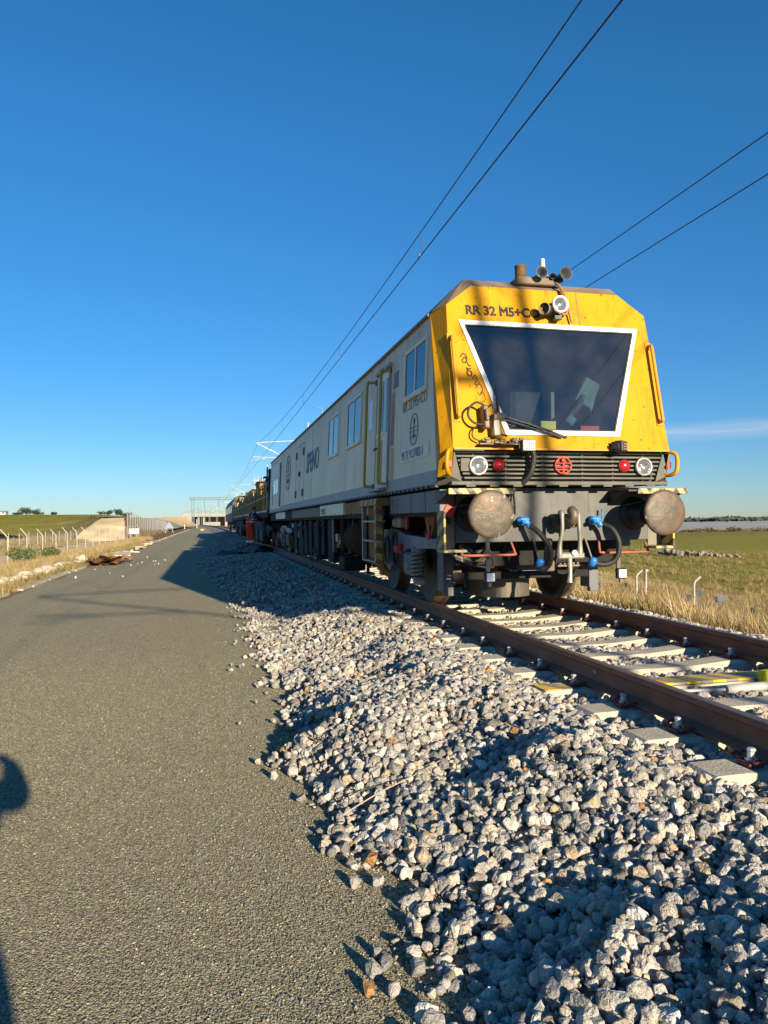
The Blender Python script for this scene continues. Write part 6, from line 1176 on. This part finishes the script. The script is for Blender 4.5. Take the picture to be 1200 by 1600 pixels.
# bogies
WHEEL = [(.20, -.052), (.36, -.048), (.40, -.06), (.452, -.062), (.458, -.03), (.462, .03), (.468, .062), (.495, .075), (.50, .09), (.488, .105), (.40, .10), (.36, .06), (.15, .05), (.12, .08), (0, .08)]
def bogie(yc, par, detail=True, wb_=1.8):
    b_ = None
    for dy in (-wb_/2, wb_/2):
        for s_ in (-1, 1):
            w_ = MB().lathe(WHEEL[3:9], (s_*.835, yc+dy, .462), (-s_, 0, 0), 56).build('wheel', M_tread, par); MB().lathe([(0, -.075), (.09, -.07), (.11, -.045)]+WHEEL[:4], (s_*.835, yc+dy, .462), (-s_, 0, 0), 40).build('outer_face', M_wheel, w_); MB().lathe(WHEEL[8:], (s_*.835, yc+dy, .462), (-s_, 0, 0), 40).build('inner_face', M_wheel, w_)
        MB().tube([(-.78, yc+dy, .462), (.78, yc+dy, .462)], .085, 14).build('axle', M_under, par)
    for s_ in (-1, 1):
        x = s_*1.10; P_ = [(-2.05, .70), (-.85, .66), (-.42, .56), (0.1, .33), (.6, .56), (.95, .68), (1.3, .70), (1.3, .80), (.8, .88), (-.35, .90), (-.80, .83), (-2.05, .80)]
        f_ = MB().prism([(x-.05, yc+y, z) for y, z in P_], (.10, 0, 0)).build('bogie_frame', M_bogie if detail else M_under, par)
        if not detail: continue
        for y, z, r_, k in ((.18, .615, .13, 1.35), (-.20, .72, .095, 1.2), (.50, .72, .085, 1.3)):
            g = MB(); n = 24; g.tube([(x+s_*.052, yc+y+r_*math.cos(2*math.pi*i/n), z+r_*k*math.sin(2*math.pi*i/n)) for i in range(n+1)], .017, 6, cap=False); g.build('frame_hole_rim', M_bogie, f_)
            MB().add([(x+s_*.0515, yc+y+r_*math.cos(2*math.pi*i/n), z+r_*k*math.sin(2*math.pi*i/n)) for i in range(n)], [range(n)]).build('painted_hole_disc', M_black, f_)  # black disc painted on the solid frame for the shade inside a hole
        for dy in (-.9, .9):
            c = MB(); n = 90; c.tube([(x+s_*.02+.066*math.cos(i*.42), yc+dy-.30+.066*math.sin(i*.42), .34+.29*i/n) for i in range(n)], .0165, 7); sp = c.build('coil_spring', M_silver, par)
            MB().lathe([(0, .31), (.09, .31), (.09, .335), (0, .335)], (x, yc+dy-.30, 0), (0, 0, 1), 18).build('spring_seat', M_bogie, sp); MB().box(x-.06, x+.06, yc+dy-.36, yc+dy-.24, .24, .31, .01).build('seat_foot', M_silver, sp); MB().lathe([(0, .63), (.09, .63), (.09, .69), (0, .69)], (x, yc+dy-.30, 0), (0, 0, 1), 18).build('spring_cap', M_bogie, sp)
            ab = MB().box(x-.07, x+.07, yc+dy-.17, yc+dy+.17, .34, .62, .03).build('axle_box', M_bogie, par); MB().lathe([(0, .085), (.10, .08), (.12, .06), (.12, 0)], (x, yc+dy, .47), (s_, 0, 0), 18).build('axle_cover', M_bogie, ab)
            for k in range(5): a = k*1.256; MB().lathe([(.012, .08), (.012, .095), (0, .096)], (x, yc+dy+.085*math.cos(a), .47+.085*math.sin(a)), (s_, 0, 0), 6, sm=False).build('cover_bolt', M_silver, ab)
        MB().lathe([(.045, 0), (.055, .02), (.055, .1), (0, .11)], (x+s_*.05, yc-.62, .66), (s_, -.3, 0), 14).build('red_hose_cap', M_redp, f_); MB().tube(spline([(x+s_*.08, yc-.62, .66), (x+s_*.09, yc-.5, .52), (x+s_*.07, yc-.3, .45), (x+s_*.06, yc-.25, .62), (x, yc-.3, .9)], 5), .012, 6).build('air_pipe', M_rubber, f_)
        MB().box(x-.06, x+.06, yc-2.10, yc-2.03, .69, .82, .01).build('frame_end', M_panel, f_)
bogie(9.75, T); bogie(23.9, T)
MB().box(-1.22, -1.10, 9.0, 9.3, .92, 1.05, .02).build('relay_valve', mat('tan_cast_valve', (.42, .33, .19), .6, var=.2), T); MB().lathe([(.05, -.06), (.06, 0), (.05, .06), (0, .07)], (-1.2, 9.15, .98), (-1, 0, 0), 12).build('valve_cap', bpy.data.materials['tan_cast_valve'], T); MB().tube([(-1.18, 8.75, 1.05), (-1.19, 8.75, .90)], .022, 8).build('red_handle', M_redp, T); MB().prism([(-1.1, 7.9, 1.06), (-1.1, 8.3, 1.06), (-1.1, 8.15, .82), (-1.1, 8.0, .82)], (.05, 0, 0)).build('bogie_stop', M_rust, T); MB().tube(spline([(-1.14, 7.95, .95), (-1.16, 7.9, .86), (-1.15, 8.0, .80), (-1.14, 8.08, .86)], 4), .018, 8).build('red_pipe_bend', M_redp, T)

# ------------------------------------------------------------------ wagons behind
M_yelm = mat('machine_yellow', (.58, .36, .015), .55, var=.12, vscale=2, dirt=(.22, .16, .06), dirt_amt=.4, dscale=1.5)
def wagon(y0, y1, label, seed):
    rs = np.random.default_rng(seed); t = thing('machine_wagon', (0, (y0+y1)/2, 0), label, 'rail wagon', 'yellow machine wagons')
    MB().box(-1.32, 1.32, y0, y1, 1.18, 1.46, .02).build('deck', M_under, t); MB().box(-1.34, -1.32, y0+.1, y1-.1, 1.40, 1.48, .004).build('deck_edge', M_steel, t)
    for y in np.arange(y0+.3, y1, 1.25): MB().tube([(-1.30, y, 1.46), (-1.30, y, 2.52)], .028, 7).build('railing_post', M_steel if rs.uniform() < .5 else M_yeld, t)
    for z in (2.52, 2.0): MB().tube([(-1.30, y0+.3, z), (-1.30, y1-.2, z)], .025, 7).build('hand_rail', M_steel, t)
    y = y0+.9; i = 0
    while y < y1-1.2:
        l = rs.uniform(.8, 2.2); top_ = rs.choice([2.5, 2.75, 2.95, 3.1]); x = -1.02+rs.uniform(0, .12); mt = [M_yelm, M_yelm, M_rust, M_panel][int(rs.integers(0, 4))]
        bx_ = MB().box(x, 1.0, y, y+l, 1.46, top_, .03).build('machine_box', mt, t)
        MB().box(x-.03, x, y+.15, y+l-.15, 1.6, top_-.25, .01).build('box_door', M_yelm if mt is not M_yelm else M_yeld, bx_)
        for k in range(5): MB().box(x-.045, x-.03, y+.25, y+l-.25, 1.8+k*.12, 1.86+k*.12, .004).build('vent_slat', M_under, bx_)
        if rs.uniform() < .7: MB().box(x-.12, 1.0, y-.1, y+l*.6, top_+.03, top_+.08, .01).build('canopy', M_under, bx_); MB().tube([(x+.2, y+l*.4, top_), (x+.2, y+l*.4, top_+.35)], .06, 8).build('exhaust_pipe', M_silver, bx_)
        for q in range(2): MB().tube([(x-.08, y+l*rs.uniform(.1, .9), 1.46), (x-.08, y+l*.5, top_*rs.uniform(.8, 1))], .035, 6).build('hydraulic_pipe', M_yeld if q else M_rust, bx_)
        y += l+rs.uniform(.15, .6)
    MB().box(-1.2, 1.2, y0+3.2, y1-3.2, .35, 1.18, .05).build('grinding_frame', M_under, t)
    for y in np.arange(y0+3.4, y1-3.4, .9): gm_ = MB().lathe([(0, .1), (.16, .1), (.18, .2), (.18, .62), (.12, .7), (0, .7)], (-1.08, y, 0), (0, .25, 1), 12).build('grinding_motor', M_panel if rs.uniform() < .3 else M_under, t)
    for yb_ in (y0+1.9, y1-1.9): bogie(yb_, t, False)
    return t
w2 = wagon(28.7, 47.6, 'yellow and rust coloured machine wagon directly behind the pale coach', 21); wagon(48.4, 67.6, 'farther yellow machine wagon in front of the last dark wagon', 22)
for z, c in ((1.9, M_steel), (2.7, M_steel)): MB().box(-1.33, -1.27, 28.72, 28.80, z-.55, z+.5, .006).build('end_ladder', c, w2)
MB().box(-1.25, 1.25, 28.75, 28.95, 1.46, 3.05, .02).build('end_frame', M_black, w2); MB().box(-1.36, -1.26, 28.70, 28.8, 2.55, 2.72, .01).build('end_lamp', M_black, w2)
LC = thing('dark_wagon', (0, 82, 0), 'dark green grimy wagon at the tail of the train', 'rail wagon'); M_dg = mat('dark_green_grime', (.03, .038, .035), .6, dirt=(.06, .055, .045), dirt_amt=.4)
mb = MB(); pf = [(-1.35, 1.1), (-1.33, 2.75), (-1.05, 3.3), (1.05, 3.3), (1.33, 2.75), (1.35, 1.1)]; mb.prism([(x, 68.4, z) for x, z in pf], (0, 27, 0)); mb.build('body', M_dg, LC)
for k in range(11): w_ = MB().box(-1.37, -1.33, 69.6+k*2.3, 70.9+k*2.3, 1.9, 2.6, .01).build('window', M_sideglass, LC); MB().box(-1.38, -1.35, 69.5+k*2.3, 71+k*2.3, 1.84, 1.9).build('sill', M_panel, w_)
for k in range(6): MB().box(-.8, .8, 70+k*4, 72+k*4, 3.3, 3.5, .05).build('roof_box', M_rust if k % 2 else M_yelm, LC)
MB().box(-1.1, 1.1, 68.6, 95.2, .7, 1.1).build('underframe', M_under, LC); bogie(71, LC, False); bogie(92.5, LC, False)
for y in (28.25, 48.0, 68.0): MB().box(-.5, .5, y-.3, y+.3, .85, 1.1, .03).build('gangway_coupler', M_under, T if y < 30 else LC)
